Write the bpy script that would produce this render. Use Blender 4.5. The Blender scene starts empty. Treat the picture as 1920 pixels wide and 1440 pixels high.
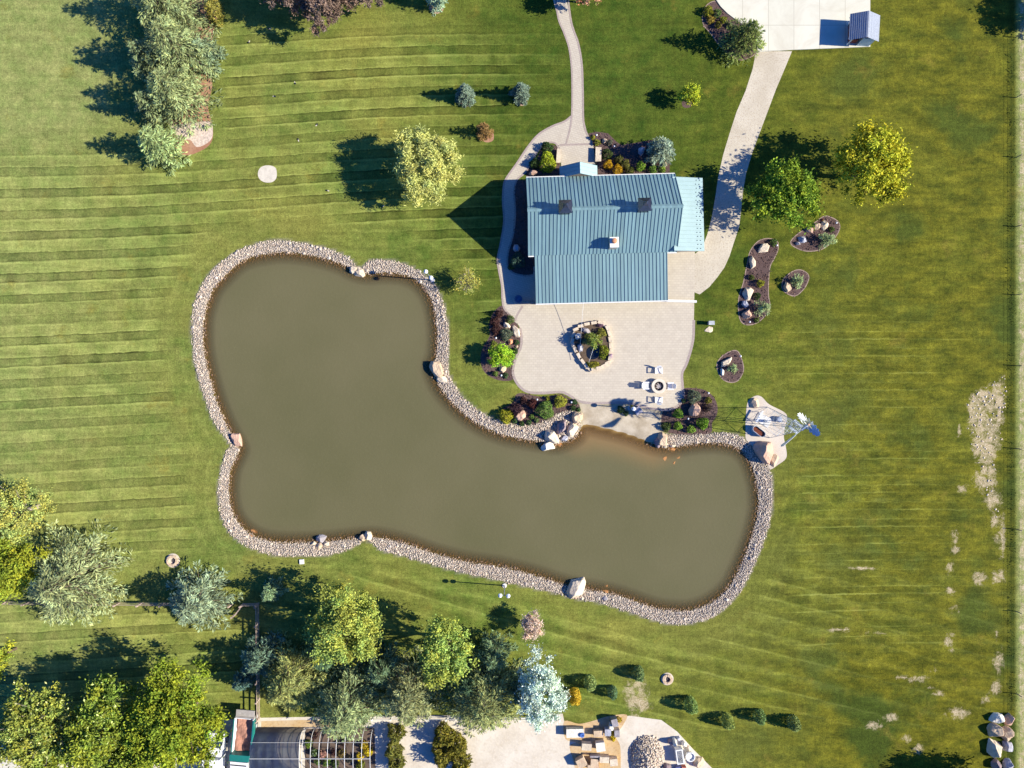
import bpy, math, random
import numpy as np
from mathutils import Vector, Matrix
from mathutils.geometry import tessellate_polygon
random.seed(7); RNG = np.random.default_rng(7)
R = math.radians
# ------------------------------------------------------------------ camera, sky, sun
sc = bpy.context.scene
COL = sc.collection
CAMH = 83.0
cam_d = bpy.data.cameras.new("camera"); cam = bpy.data.objects.new("camera", cam_d); COL.objects.link(cam)
cam.location = (0, 0, CAMH); cam.rotation_euler = (0, 0, 0)
cam_d.sensor_width = 36; cam_d.lens = 24.9; cam_d.clip_end = 3000; cam_d.clip_start = 1
sc.camera = cam
SUN_EL, SUN_AZ = 31.5, -4.5
w = bpy.data.worlds.new("World"); sc.world = w; w.use_nodes = True
nt = w.node_tree; bg = nt.nodes['Background']
sky = nt.nodes.new('ShaderNodeTexSky'); sky.sky_type = 'NISHITA'; sky.sun_disc = False
sky.sun_elevation = R(SUN_EL); sky.sun_rotation = R(90 - SUN_AZ); sky.air_density = 1.0; sky.dust_density = 0.3
sky.ozone_density = 4.0
hs = nt.nodes.new('ShaderNodeHueSaturation'); hs.inputs['Saturation'].default_value = 1.4; hs.inputs['Hue'].default_value = 0.52; nt.links.new(sky.outputs[0], hs.inputs['Color'])
nt.links.new(hs.outputs[0], bg.inputs[0]); bg.inputs[1].default_value = 0.09
ld = bpy.data.lights.new("sun", 'SUN'); ld.energy = 4.6; ld.angle = R(0.5); ld.color = (1.0, 0.935, 0.78)
lo = bpy.data.objects.new("sun", ld); COL.objects.link(lo); lo.location = (60, 0, 60)
sd = Vector((math.cos(R(SUN_EL)) * math.cos(R(SUN_AZ)), math.cos(R(SUN_EL)) * math.sin(R(SUN_AZ)), math.sin(R(SUN_EL))))
lo.rotation_euler = (-sd).to_track_quat('-Z', 'Y').to_euler()
sc.view_settings.view_transform = 'Standard'; sc.view_settings.look = 'None'
sc.view_settings.exposure = 1.0; sc.view_settings.gamma = 1.0
S = 16.0
def P(px, py, z=0.0):
    """a photo pixel at height z above the lawn -> a point in metres"""
    k = (1 - z / CAMH) / S
    return ((px - 960) * k, (720 - py) * k)
def PL(pts): return [P(*p) for p in pts]
# ------------------------------------------------------------------ object helpers
def tag(o, label=None, cat=None, group=None, kind=None):
    if label: o['label'] = label
    if cat: o['category'] = cat
    if group: o['group'] = group
    if kind: o['kind'] = kind
    return o
def thing(name, label, cat, loc=(0, 0, 0), rz=0.0, group=None):
    o = bpy.data.objects.new(name, None); COL.objects.link(o); o.empty_display_size = 0.3
    o.location = loc; o.rotation_euler = (0, 0, rz)
    return tag(o, label, cat, group)
class MB:
    """collects faces, builds one mesh"""
    def __init__(s): s.v = []; s.f = []; s.c = []
    def add(s, vs, fs, col=None):
        b = len(s.v); s.v += [tuple(p) for p in vs]; s.f += [tuple(i + b for i in f) for f in fs]
        s.c += [col or (1, 1, 1)] * len(vs); return s
    def box(s, x0, x1, y0, y1, z0, z1, col=None, M=None):
        vs = [(x, y, z) for z in (z0, z1) for y in (y0, y1) for x in (x0, x1)]
        if M is not None: vs = [tuple(M @ Vector(p)) for p in vs]
        return s.add(vs, [(0, 2, 3, 1), (4, 5, 7, 6), (0, 1, 5, 4), (2, 6, 7, 3), (0, 4, 6, 2), (1, 3, 7, 5)], col)
    def tube(s, p, q, r0, r1=None, n=8, col=None, cap=True):
        r1 = r0 if r1 is None else r1; p = Vector(p); q = Vector(q); d = (q - p)
        if d.length < 1e-6: return s
        d.normalize(); a = d.orthogonal().normalized(); b = d.cross(a)
        vs = []
        for c, r in ((p, r0), (q, r1)):
            for i in range(n):
                t = 2 * math.pi * i / n; vs.append(c + (a * math.cos(t) + b * math.sin(t)) * r)
        fs = [(i, (i + 1) % n, n + (i + 1) % n, n + i) for i in range(n)]
        if cap: fs += [tuple(range(n - 1, -1, -1)), tuple(range(n, 2 * n))]
        return s.add(vs, fs, col)
    def lathe(s, cx, cy, prof, n=24, col=None, cap=True):
        vs = []; m = len(prof)
        for r, z in prof:
            for i in range(n):
                t = 2 * math.pi * i / n; vs.append((cx + r * math.cos(t), cy + r * math.sin(t), z))
        fs = [(j * n + i, j * n + (i + 1) % n, (j + 1) * n + (i + 1) % n, (j + 1) * n + i) for j in range(m - 1) for i in range(n)]
        if cap: fs.append(tuple((m - 1) * n + i for i in range(n)))
        return s.add(vs, fs, col)
    def prism(s, pts, z0, z1, col=None):
        n = len(pts)
        if sum(pts[i][0] * pts[(i + 1) % n][1] - pts[(i + 1) % n][0] * pts[i][1] for i in range(n)) < 0: pts = pts[::-1]
        tris = tessellate_polygon([[Vector((x, y, 0)) for x, y in pts]])
        vs = [(x, y, z0) for x, y in pts] + [(x, y, z1) for x, y in pts]
        fs = [(i, (i + 1) % n, n + (i + 1) % n, n + i) for i in range(n)]
        for t in tris:
            a, b, c = t
            ar = (pts[b][0] - pts[a][0]) * (pts[c][1] - pts[a][1]) - (pts[c][0] - pts[a][0]) * (pts[b][1] - pts[a][1])
            if ar < 0: a, c = c, a
            fs.append((n + a, n + b, n + c))
        return s.add(vs, fs, col)
    def build(s, name, mat, parent=None, smooth=False):
        me = bpy.data.meshes.new(name); me.from_pydata(s.v, [], s.f); me.update()
        ca = me.color_attributes.new('tint', 'FLOAT_COLOR', 'POINT')
        arr = np.ones((len(s.v), 4), dtype=np.float32); arr[:, :3] = np.array(s.c, dtype=np.float32)
        ca.data.foreach_set('color', arr.ravel())
        if smooth:
            for p in me.polygons: p.use_smooth = True
        if mat: me.materials.append(mat)
        o = bpy.data.objects.new(name, me); COL.objects.link(o)
        if parent: o.parent = parent
        return o
def raw_mesh(name, verts, nper, tint, mat, parent=None, faces=None, smooth=False):
    """fast mesh from numpy: verts (N*nper,3) faces of nper corners"""
    me = bpy.data.meshes.new(name); n = len(verts)
    me.vertices.add(n); me.vertices.foreach_set('co', np.asarray(verts, dtype=np.float32).ravel())
    if faces is None: idx = np.arange(n, dtype=np.int32); nf = n // nper
    else: idx = np.asarray(faces, dtype=np.int32).ravel(); nf = len(idx) // nper
    me.loops.add(len(idx)); me.loops.foreach_set('vertex_index', idx)
    me.polygons.add(nf); me.polygons.foreach_set('loop_start', np.arange(0, nf * nper, nper, dtype=np.int32))
    me.polygons.foreach_set('loop_total', np.full(nf, nper, dtype=np.int32))
    if smooth: me.polygons.foreach_set('use_smooth', np.ones(nf, dtype=bool))
    me.update(calc_edges=True)
    if tint is not None:
        ca = me.color_attributes.new('tint', 'FLOAT_COLOR', 'POINT')
        arr = np.ones((n, 4), dtype=np.float32); arr[:, :3] = tint; ca.data.foreach_set('color', arr.ravel())
    if mat: me.materials.append(mat)
    o = bpy.data.objects.new(name, me); COL.objects.link(o)
    if parent: o.parent = parent
    return o
# ------------------------------------------------------------------ node helpers
class NT:
    def __init__(s, name):
        s.m = bpy.data.materials.new(name); s.m.use_nodes = True; s.t = s.m.node_tree
        s.b = s.t.nodes['Principled BSDF']; s.out = s.t.nodes['Material Output']
    def n(s, ty, **k):
        nd = s.t.nodes.new('ShaderNode' + ty)
        for a, v in k.items(): setattr(nd, a, v)
        return nd
    def L(s, a, b): s.t.links.new(a, b)
    def val(s, x, sock):
        if isinstance(x, (int, float)): sock.default_value = x
        elif isinstance(x, (tuple, list)): sock.default_value = tuple(x) + ((1,) if len(x) == 3 and len(sock.default_value) == 4 else ())
        else: s.L(x, sock)
    def math(s, op, a, b=0.0, c=None, clamp=False):
        nd = s.n('Math', operation=op, use_clamp=clamp); s.val(a, nd.inputs[0]); s.val(b, nd.inputs[1])
        if c is not None: s.val(c, nd.inputs[2])
        return nd.outputs[0]
    def mix(s, f, a, b, mode='MIX'):
        nd = s.n('Mix', data_type='RGBA', blend_type=mode); s.val(f, nd.inputs[0]); s.val(a, nd.inputs[6]); s.val(b, nd.inputs[7]); return nd.outputs[2]
    def noise(s, scale, vec=None, detail=3, rough=0.55, dist=0.0):
        nd = s.n('TexNoise'); nd.inputs['Scale'].default_value = scale; nd.inputs['Detail'].default_value = detail
        nd.inputs['Roughness'].default_value = rough; nd.inputs['Distortion'].default_value = dist
        if vec is not None: s.L(vec, nd.inputs['Vector'])
        return nd.outputs['Fac']
    def ramp(s, f, stops, interp='LINEAR'):
        nd = s.n('ValToRGB'); nd.color_ramp.interpolation = interp; e = nd.color_ramp.elements
        while len(e) < len(stops): e.new(0.5)
        for i, (p, c) in enumerate(stops):
            e[i].position = p; e[i].color = (c, c, c, 1) if isinstance(c, (int, float)) else tuple(c) + (1,)
        s.L(f, nd.inputs[0]); return nd.outputs[0]
    def maprange(s, x, a, b, c=0.0, d=1.0):
        nd = s.n('MapRange'); s.val(x, nd.inputs[0])
        for i, v in enumerate((a, b, c, d)): nd.inputs[i + 1].default_value = v
        return nd.outputs[0]
    def obj(s): return s.n('TexCoord').outputs['Object']
    def geo(s): return s.n('NewGeometry').outputs['Position']
    def attr(s, name): return s.n('Attribute', attribute_name=name)
    def bump(s, h, strength=0.3, dist=0.05):
        nd = s.n('Bump'); nd.inputs['Strength'].default_value = strength; nd.inputs['Distance'].default_value = dist
        s.L(h, nd.inputs['Height']); s.L(nd.outputs[0], s.b.inputs['Normal'])
    def fin(s, color=None, rough=None, spec=None, metal=None):
        if color is not None: s.val(color, s.b.inputs['Base Color'])
        if rough is not None: s.val(rough, s.b.inputs['Roughness'])
        if spec is not None: s.b.inputs['Specular IOR Level'].default_value = spec
        if metal is not None: s.b.inputs['Metallic'].default_value = metal
        return s.m
MATS = {}
def simple(name, col, rough=0.7, var=0.25, scale=3.0, metal=0.0, bump=0.0, spec=0.3, tint=True, fine=0.0):
    """one surface: base colour varied by two noises and the mesh's own tint"""
    if name in MATS: return MATS[name]
    N = NT(name); g = N.geo()
    f = N.noise(scale, g, 4); d = tuple(c * (1 - var) for c in col); u = tuple(min(1, c * (1 + var)) for c in col)
    c = N.mix(N.maprange(f, 0.3, 0.7), d, u)
    if fine: c = N.mix(1.0, c, N.mix(N.maprange(N.noise(scale * 9, g, 2), 0.3, 0.7), (1 - fine,) * 3, (1 + fine,) * 3), 'MULTIPLY')
    if tint: c = N.mix(1.0, c, N.attr('tint').outputs['Color'], 'MULTIPLY')
    if bump: N.bump(f, bump, 0.1)
    MATS[name] = N.fin(c, rough, spec, metal); return MATS[name]
def leafmat(name, col, trans=0.15, rough=0.6):
    if name in MATS: return MATS[name]
    N = NT(name)
    c = N.mix(1.0, col, N.attr('tint').outputs['Color'], 'MULTIPLY')
    N.fin(c, .8, 0.10)
    tr = N.n('BsdfTranslucent'); N.L(N.mix(1.0, c, (1.0, 1.05, 0.6), 'MULTIPLY'), tr.inputs[0])
    ms = N.n('MixShader'); ms.inputs[0].default_value = trans
    N.L(N.b.outputs[0], ms.inputs[1]); N.L(tr.outputs[0], ms.inputs[2]); N.L(ms.outputs[0], N.out.inputs[0])
    MATS[name] = N.m; return N.m
# ------------------------------------------------------------------ outlines (photo pixels)
WATER = [(455,487),(500,475),(545,473),(600,482),(640,495),(665,508),(690,513),(720,511),(755,514),(785,528),(806,555),(816,590),(820,630),(818,668),(810,690),(822,722),(845,752),(875,780),(910,802),(950,817),(990,824),(1015,828),(1045,832),(1080,818),(1093,797),(1115,800),(1150,808),(1185,818),(1215,830),(1235,836),(1262,838),(1300,832),(1340,830),(1375,836),(1398,852),(1412,880),(1421,915),(1422,955),(1412,1000),(1400,1035),(1385,1070),(1365,1105),(1335,1130),(1300,1144),(1265,1146),(1225,1140),(1185,1126),(1145,1114),(1105,1107),(1060,1098),(1020,1085),(975,1072),(930,1062),(885,1056),(840,1046),(800,1034),(760,1020),(715,1010),(690,1008),(650,1012),(610,1016),(560,1018),(510,1016),(475,1005),(450,985),(433,955),(428,915),(432,880),(445,850),(446,838),(430,810),(412,770),(400,735),(388,690),(381,650),(381,600),(388,570),(400,540),(425,512)]
OUTER = [(447,470),(490,454),(530,451),(580,458),(625,470),(655,484),(668,499),(680,501),(690,490),(710,487),(750,492),(785,508),(812,530),(830,565),(840,610),(842,650),(840,680),(842,700),(860,735),(890,765),(925,785),(945,792),(975,797),(1000,796),(1030,786),(1050,773),(1080,768),(1090,780),(1092,800),(1115,802),(1150,810),(1185,820),(1215,832),(1232,812),(1245,814),(1290,815),(1330,812),(1370,812),(1395,822),(1410,838),(1430,860),(1445,885),(1448,930),(1445,970),(1432,1015),(1418,1050),(1400,1090),(1375,1125),(1340,1155),(1300,1168),(1255,1170),(1210,1158),(1170,1145),(1130,1131),(1090,1125),(1050,1114),(1010,1105),(965,1095),(920,1085),(870,1075),(815,1060),(765,1045),(715,1032),(697,1018),(680,1013),(665,1025),(620,1040),(570,1043),(510,1040),(465,1025),(435,1003),(415,970),(409,920),(415,875),(425,845),(434,840),(425,825),(400,790),(385,750),(370,705),(362,660),(359,620),(362,580),(375,540),(395,510),(420,488)]
BEACH = [(1083,752),(1110,757),(1165,757),(1215,766),(1243,771),(1242,812),(1232,830),(1210,832),(1150,822),(1120,815),(1090,808),(1088,775)]
def catmull(pts, k=5):
    n = len(pts); out = []
    for i in range(n):
        p0, p1, p2, p3 = (np.array(pts[(i + j) % n], float) for j in (-1, 0, 1, 2))
        for t in range(k):
            t /= k; out.append(tuple(0.5 * ((2 * p1) + (-p0 + p2) * t + (2 * p0 - 5 * p1 + 4 * p2 - p3) * t * t + (-p0 + 3 * p1 - 3 * p2 + p3) * t ** 3)))
    return out
def catopen(pts, k=8):
    q = [tuple(2 * np.array(pts[0]) - np.array(pts[1]))] + list(pts) + [tuple(2 * np.array(pts[-1]) - np.array(pts[-2]))]
    out = []
    for i in range(1, len(q) - 2):
        p0, p1, p2, p3 = (np.array(q[i + j], float) for j in (-1, 0, 1, 2))
        for t in range(k):
            t /= k; out.append(tuple(0.5 * ((2 * p1) + (-p0 + p2) * t + (2 * p0 - 5 * p1 + 4 * p2 - p3) * t * t + (-p0 + 3 * p1 - 3 * p2 + p3) * t ** 3)))
    out.append(tuple(pts[-1])); return out
def sdf(X, Y, poly):
    """signed distance, positive inside"""
    X = X.astype(float); Y = Y.astype(float); D = np.full(X.shape, 1e18); ins = np.zeros(X.shape, bool)
    n = len(poly)
    for i in range(n):
        x0, y0 = poly[i]; x1, y1 = poly[(i + 1) % n]; dx, dy = x1 - x0, y1 - y0
        L2 = dx * dx + dy * dy + 1e-12; t = np.clip(((X - x0) * dx + (Y - y0) * dy) / L2, 0, 1)
        D = np.minimum(D, (X - x0 - t * dx) ** 2 + (Y - y0 - t * dy) ** 2)
        if y0 != y1:
            c = ((y0 > Y) != (y1 > Y)) & (X < (x1 - x0) * (Y - y0) / (y1 - y0) + x0); ins ^= c
    D = np.sqrt(D); return np.where(ins, D, -D)
def sstep(x, a, b): t = np.clip((x - a) / (b - a), 0, 1); return t * t * (3 - 2 * t)
WATM = PL(catmull(WATER, 3)); OUTM = PL(catmull(OUTER, 3)); BEAM = PL(BEACH)
def terrain_z(d): return np.where(d < 0, -0.15 * sstep(d, -1.0, 0.0), -0.15 - np.minimum(np.maximum(d, 0) * 0.33, 1.6))
# bare, stony and worn ground: (cx, cy, rx, ry, strength) in photo pixels
BARE_POLY = [[(1812,745),(1830,730),(1860,715),(1885,698),(1889,720),(1886,790),(1880,830),(1868,860),(1872,890),(1868,930),(1876,960),(1865,980),(1850,930),(1838,890),(1822,850),(1812,800),(1808,770)],
             [(1165,1270),(1208,1268),(1216,1300),(1226,1328),(1205,1338),(1172,1336),(1166,1300)]]
BARE_ELL = [(1842,900,20,30),(1862,938,20,26),(1850,866,20,24),(1868,978,12,18),(1870,1010,8,14),(1835,835,16,20),(1812,1340,10,8),(1868,1190,6,10),(1880,1000,7,60),(1690,1270,14,5),(1745,1290,9,5),(1640,1360,20,10),(1700,1385,16,9),(1190,1345,20,6),(1790,1008,9,16),(1793,1030,10,10),(1782,1066,9,14),(1783,1110,11,10),(1790,1142,12,9),(1780,1200,11,16),(1782,1220,8,10),(1838,1084,16,16),(1874,1082,17,15),(1873,1240,12,28),(1866,1290,13,18),(1850,1310,10,8),(1725,1273,26,6),(1760,1300,14,6),(1797,1338,25,14),(1670,1345,16,12),(1805,915,12,10),(1797,808,5,14),(1752,1255,8,6),(1720,1405,14,12),(1858,850,12,12),(1575,1182,28,5),(1620,1066,34,4),(1640,1185,30,3)]
def build_ground():
    xs = np.concatenate([[-900, -500, -300, -180, -120, -90], np.arange(-70, 70.01, 0.4), [90, 120, 180, 300, 500, 900]])
    ys = np.concatenate([[-900, -500, -300, -180, -120, -80], np.arange(-52, 52.01, 0.4), [80, 120, 180, 300, 500, 900]])
    X, Y = np.meshgrid(xs, ys); nx, ny = len(xs), len(ys); px = X * S + 960; py = 720 - Y * S
    d = sdf(X, Y, WATM); Z = terrain_z(d)
    verts = np.stack([X, Y, Z], -1).reshape(-1, 3)
    i, j = np.meshgrid(np.arange(nx - 1), np.arange(ny - 1)); a = (j * nx + i).ravel()
    faces = np.stack([a, a + 1, a + nx + 1, a + nx], -1)
    o = raw_mesh('lawn', verts, 4, None, lawn_material(), faces=faces, smooth=True)
    do = sdf(X, Y, OUTM)
    warm = sstep(px, 1150, 1750) * 0.9 + 0.25 * sstep(py, 1150, 1300) * sstep(px, 900, 1300)  # olive grass to the right; also paints the left-to-right falloff of sun glare
    pale = (1 - sstep(px, 0, 420)) * 0.5 + (1 - sstep(py, 150, 330)) * (1 - sstep(px, 150, 330)) * 0.75 + 0.2 * (1 - sstep(px, 300, 900))
    pale = np.clip(pale + sstep(px, 1902, 1910) * 1.1, 0, 1.2)
    bare = np.zeros_like(X)
    for q in BARE_POLY: bare = np.maximum(bare, .74 * sstep(sdf(px, py, q), -9, 14))
    for cx, cy, rx, ry in BARE_ELL:
        bare = np.maximum(bare, 0.75 * (1 - sstep(np.hypot((px - cx) / rx, (py - cy) / ry), 0.3, 1.4)))
    bare = np.maximum(bare, 0.60 * sstep(px, 1907, 1914))
    deep = np.clip(sstep(px, 700, 1000) * (1 - sstep(px, 1380, 1700)) * (1 - sstep(py, 500, 800)), 0, 1)
    stone = sstep(do, -0.15, 0.1) * (d < 0.1); sand = sstep(sdf(X, Y, BEAM), -0.5, 0.4)
    stone = stone * (1 - sand); under = sstep(d, 0.0, 0.25)
    dark = sstep(px, 1886, 1898) * (1 - sstep(px, 1898, 1908))
    ring = sstep(-do, 0, 0.4)
    away = sstep(-do, 2.0, 5.5)
    A = sstep(py, 255, 300) * (1 - sstep(px, 330, 500)) + sstep(px, 400, 440) * sstep(py, 30, 90)
    A = np.clip(A, 0, 1) * (1 - sstep(px, 850, 1040) * 0.75) * (1 - sstep(px, 1040, 1075)) * (1 - sstep(py, 990, 1060)) * away
    A = np.clip(A + 0.9 * sstep(py, 1120, 1145) * (1 - sstep(px, 440, 480)) * (1 - sstep(py, 1330, 1360)), 0, 1)
    B = sstep(py, 1040, 1090) * sstep(px, 430, 520) * (1 - sstep(px, 1450, 1650) * 0.6) * sstep(-do, 1.2, 3) * (1 - sstep(py, 1330, 1400))
    C = sstep(px, 1430, 1520) * sstep(py, 560, 640) * (1 - sstep(py, 1150, 1300)) * (1 - sstep(px, 1640, 1850) * 0.85) * sstep(-do, 1.5, 4)
    def put(name, arrs):
        ca = o.data.color_attributes.new(name, 'FLOAT_COLOR', 'POINT')
        ca.data.foreach_set('color', np.stack([q.ravel() for q in arrs], -1).astype(np.float32).ravel())
    put('masks', (warm, pale, bare, deep)); put('mow', (A, B, C, -do)); put('shore', (sand, stone, under, dark))
    tag(o, 'wide mown lawn with light and dark mowing stripes around the pond', 'lawn', kind='structure'); o.name = 'lawn'
    # water
    m = (d > -0.6); ids = -np.ones(X.shape, int); 
    cell = (m[:-1, :-1] | m[1:, :-1] | m[:-1, 1:] | m[1:, 1:]); cj, ci = np.nonzero(cell)
    q = np.stack([cj * nx + ci, cj * nx + ci + 1, (cj + 1) * nx + ci + 1, (cj + 1) * nx + ci], -1); u, inv = np.unique(q, return_inverse=True)
    v = verts[u].copy(); v[:, 2] = -0.15
    wo = raw_mesh('pond_water', v, 4, None, water_material(), faces=inv.reshape(-1, 4), smooth=True)
    ca = wo.data.color_attributes.new('depth', 'FLOAT_COLOR', 'POINT'); dd = d.ravel()[u]; bb = sdf(v[:, 0], v[:, 1], PL([(1085,770),(1250,770),(1262,850),(1225,872),(1150,850),(1085,842),(1060,830)]))
    ca.data.foreach_set('color', np.stack([dd, bb, dd * 0, dd * 0 + 1], -1).astype(np.float32).ravel())
    tag(wo, 'murky olive green pond water inside the cobble shore', 'pond', kind='structure')
def lawn_material():
    N = NT('lawn_grass'); g = N.geo(); sep = N.n('SeparateXYZ'); N.L(g, sep.inputs[0]); x, y = sep.outputs[0], sep.outputs[1]
    def rgba(nm):
        a = N.attr(nm); s = N.n('SeparateColor'); N.L(a.outputs['Color'], s.inputs[0]); return s.outputs[0], s.outputs[1], s.outputs[2], a.outputs['Alpha']
    warm, pale, bare, deep = rgba('masks'); mA, mB, mC, dist = rgba('mow'); sand, stone, under, dark = rgba('shore')
    n1 = N.noise(0.09, g, 4, 0.6); n2 = N.noise(0.55, g, 5, 0.6); n3 = N.noise(2.4, g, 6, 0.75); n4 = N.noise(6.5, g, 4, 0.8); m7 = N.n('Mapping'); m7.inputs['Scale'].default_value = (3.0, 0.5, 1); N.L(g, m7.inputs[0]); n7 = N.noise(1.0, m7.outputs[0], 4, 0.7)
    sc_ = N.n('Mapping'); sc_.inputs['Scale'].default_value = (0.12, 1.6, 1); N.L(g, sc_.inputs[0]); n5 = N.noise(1.0, sc_.outputs[0], 4, 0.6)
    m6 = N.n('Mapping'); m6.inputs['Scale'].default_value = (0.45, 0.9, 1); N.L(g, m6.inputs[0]); n6 = N.noise(0.8, m6.outputs[0], 6, 0.7)
    base = N.mix(N.maprange(n2, 0.3, 0.7), (0.078, 0.124, 0.018), (0.150, 0.172, 0.034))
    base = N.mix(N.maprange(n1, 0.40, 0.66), base, (0.178, 0.176, 0.034))
    base = N.mix(deep, base, N.mix(N.maprange(n2, 0.3, 0.7), (0.036, 0.070, 0.008), (0.082, 0.104, 0.014)))
    ol = N.mix(N.maprange(n6, 0.34, 0.66), (0.052, 0.062, 0.005), (0.142, 0.130, 0.010))
    ol = N.mix(N.maprange(n1, 0.52, 0.62), ol, (0.046, 0.066, 0.008))
    base = N.mix(N.math('MULTIPLY', warm, N.maprange(n1, 0.2, 0.5, 0.75, 1.0), clamp=True), base, ol)
    pl = N.mix(N.maprange(n2, 0.3, 0.7), (0.155, 0.200, 0.052), (0.265, 0.270, 0.090))
    base = N.mix(N.math('MULTIPLY', pale, 0.9, clamp=True), base, pl)
    # worn yellow patches
    base = N.mix(N.maprange(N.noise(0.28, g, 6, 0.65), 0.60, 0.74, 0, 0.6), base, (0.19, 0.150, 0.025))
    # mowing stripes
    wob = N.math('MULTIPLY', N.math('SUBTRACT', N.noise(0.018, g, 0), 0.5), 3.0)
    wob2 = N.math('MULTIPLY', N.math('SUBTRACT', N.noise(0.6, g, 3), 0.5), 0.35)
    def stripes(phase, per, amp, ramp):
        p = N.math('DIVIDE', N.math('ADD', phase, N.math('ADD', wob, wob2)), per)
        fr = N.math('FRACT', p); idn = N.n('TexWhiteNoise', noise_dimensions='1D'); N.L(N.math('FLOOR', p), idn.inputs['W'])
        prof = N.ramp(fr, ramp)
        cell = N.n('CombineXYZ'); N.L(N.math('MULTIPLY', x, 0.55), cell.inputs[0]); N.L(N.math('MULTIPLY', N.math('FLOOR', N.math('MULTIPLY', p, 2.0)), 3.7), cell.inputs[1])
        cn = N.noise(0.7, cell.outputs[0], 3, 0.6); prof = N.math('ADD', prof, N.math('MULTIPLY', N.math('SUBTRACT', cn, 0.5), 0.9))
        k = N.math('MULTIPLY', amp, N.maprange(idn.outputs['Value'], 0, 1, 0.4, 1.3))
        k = N.math('MULTIPLY', k, N.maprange(n5, 0.3, 0.62, 0.35, 1.1))
        return N.math('MULTIPLY', N.math('SUBTRACT', prof, 0.5), k)
    ra = [(0.0, 1.0), (0.035, 0.95), (0.075, 0.24), (0.13, 0.34), (0.17, 0.43), (0.40, 0.42), (0.455, 0.22), (0.49, 0.30), (0.515, 1.0), (0.56, 0.66), (0.93, 0.64), (1.0, 1.0)]
    phA = N.math('SUBTRACT', y, N.math('MULTIPLY', x, N.maprange(y, 26, -22, 0.025, 0.075)))
    phB = N.math('ADD', y, N.math('MULTIPLY', x, 0.27))
    s = stripes(phA, 2.40, mA, ra)
    s = N.math('ADD', s, stripes(phB, 2.1, N.math('MULTIPLY', mB, 0.75), [(0, 0.9), (0.08, 0.75), (0.16, 0.4), (0.5, 0.36), (0.7, 0.58), (1, 0.7)]))
    s = N.math('ADD', s, stripes(N.math('ADD', y, N.math('MULTIPLY', x, -0.02)), 1.95, N.math('MULTIPLY', mC, N.maprange(n5, 0.42, 0.62, 0.25, 1.15)), [(0, 0.5), (0.04, 0.98), (0.09, 0.6), (0.15, 0.40), (0.45, 0.45), (0.48, .8), (0.54, 0.55), (1, 0.5)]))
    rg = N.math('MULTIPLY', N.maprange(dist, 0.2, 1.2, 0, 0.25), N.maprange(dist, 2.5, 5.0, 1, 0))
    s = N.math('ADD', s, stripes(dist, 1.5, rg, [(0, .8), (.2, .4), (.6, .4), (1, .8)]))
    gain = N.math('ADD', 1.0, N.math('MULTIPLY', s, 1.7))
    gain = N.math('MULTIPLY', gain, N.maprange(n3, 0.25, 0.75, 0.62, 1.42)); gain = N.math('MULTIPLY', gain, N.maprange(n4, 0.25, 0.75, 0.45, 1.6))
    gain = N.math('MULTIPLY', gain, N.maprange(n5, 0.3, 0.7, 0.86, 1.14)); gain = N.math('MULTIPLY', gain, N.maprange(n7, 0.3, 0.7, 0.88, 1.12)); gain = N.math('MULTIPLY', gain, N.maprange(n6, 0.3, 0.7, 0.80, 1.24))
    cg = N.n('CombineColor'); 
    for i in range(3): N.L(gain, cg.inputs[i])
    base = N.mix(1.0, base, cg.outputs[0], 'MULTIPLY')
    base = N.mix(N.math('MULTIPLY', N.math('MAXIMUM', s, 0.0), 0.9, clamp=True), base, (0.24, 0.25, 0.07))
    base = N.mix(N.math('MULTIPLY', dark, N.maprange(N.noise(1.2, g, 3), 0.3, 0.7, 0.3, 0.95), clamp=True), base, (0.022, 0.040, 0.006))
    # bare stony soil with ragged edges
    rag = N.math('ADD', bare, N.math('MULTIPLY', N.math('SUBTRACT', N.noise(0.9, g, 8, 0.85, 0.6), 0.5), 3.6))
    soil = N.mix(N.maprange(N.noise(7, g, 3), 0.35, 0.65), (0.38, 0.28, 0.15), (0.64, 0.54, 0.38))
    base = N.mix(N.math('MULTIPLY', N.math('MULTIPLY', N.maprange(rag, 0.40, 0.95), 0.85), N.maprange(bare, 0.02, 0.25)), base, soil)
    sd_ = N.mix(N.maprange(N.noise(0.7, g, 5), 0.35, 0.65), (0.40, 0.33, 0.23), (0.60, 0.52, 0.39))
    sd_ = N.mix(N.maprange(n4, 0.3, 0.7, 0, 0.35), sd_, (0.30, 0.24, 0.17))
    vor = N.n('TexVoronoi'); vor.inputs['Scale'].default_value = 4.2; N.L(g, vor.inputs[0])
    st = N.mix(N.maprange(vor.outputs['Distance'], 0.1, 0.45), (0.44, 0.39, 0.33), (0.20, 0.175, 0.15))
    base = N.mix(stone, base, st); base = N.mix(sand, base, sd_)
    base = N.mix(under, base, N.mix(N.maprange(n3, 0.3, 0.7), (0.11, 0.075, 0.042), (0.19, 0.13, 0.08)))
    N.bump(n4, 0.5, 0.06)
    return N.fin(base, 0.95, 0.1)
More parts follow.
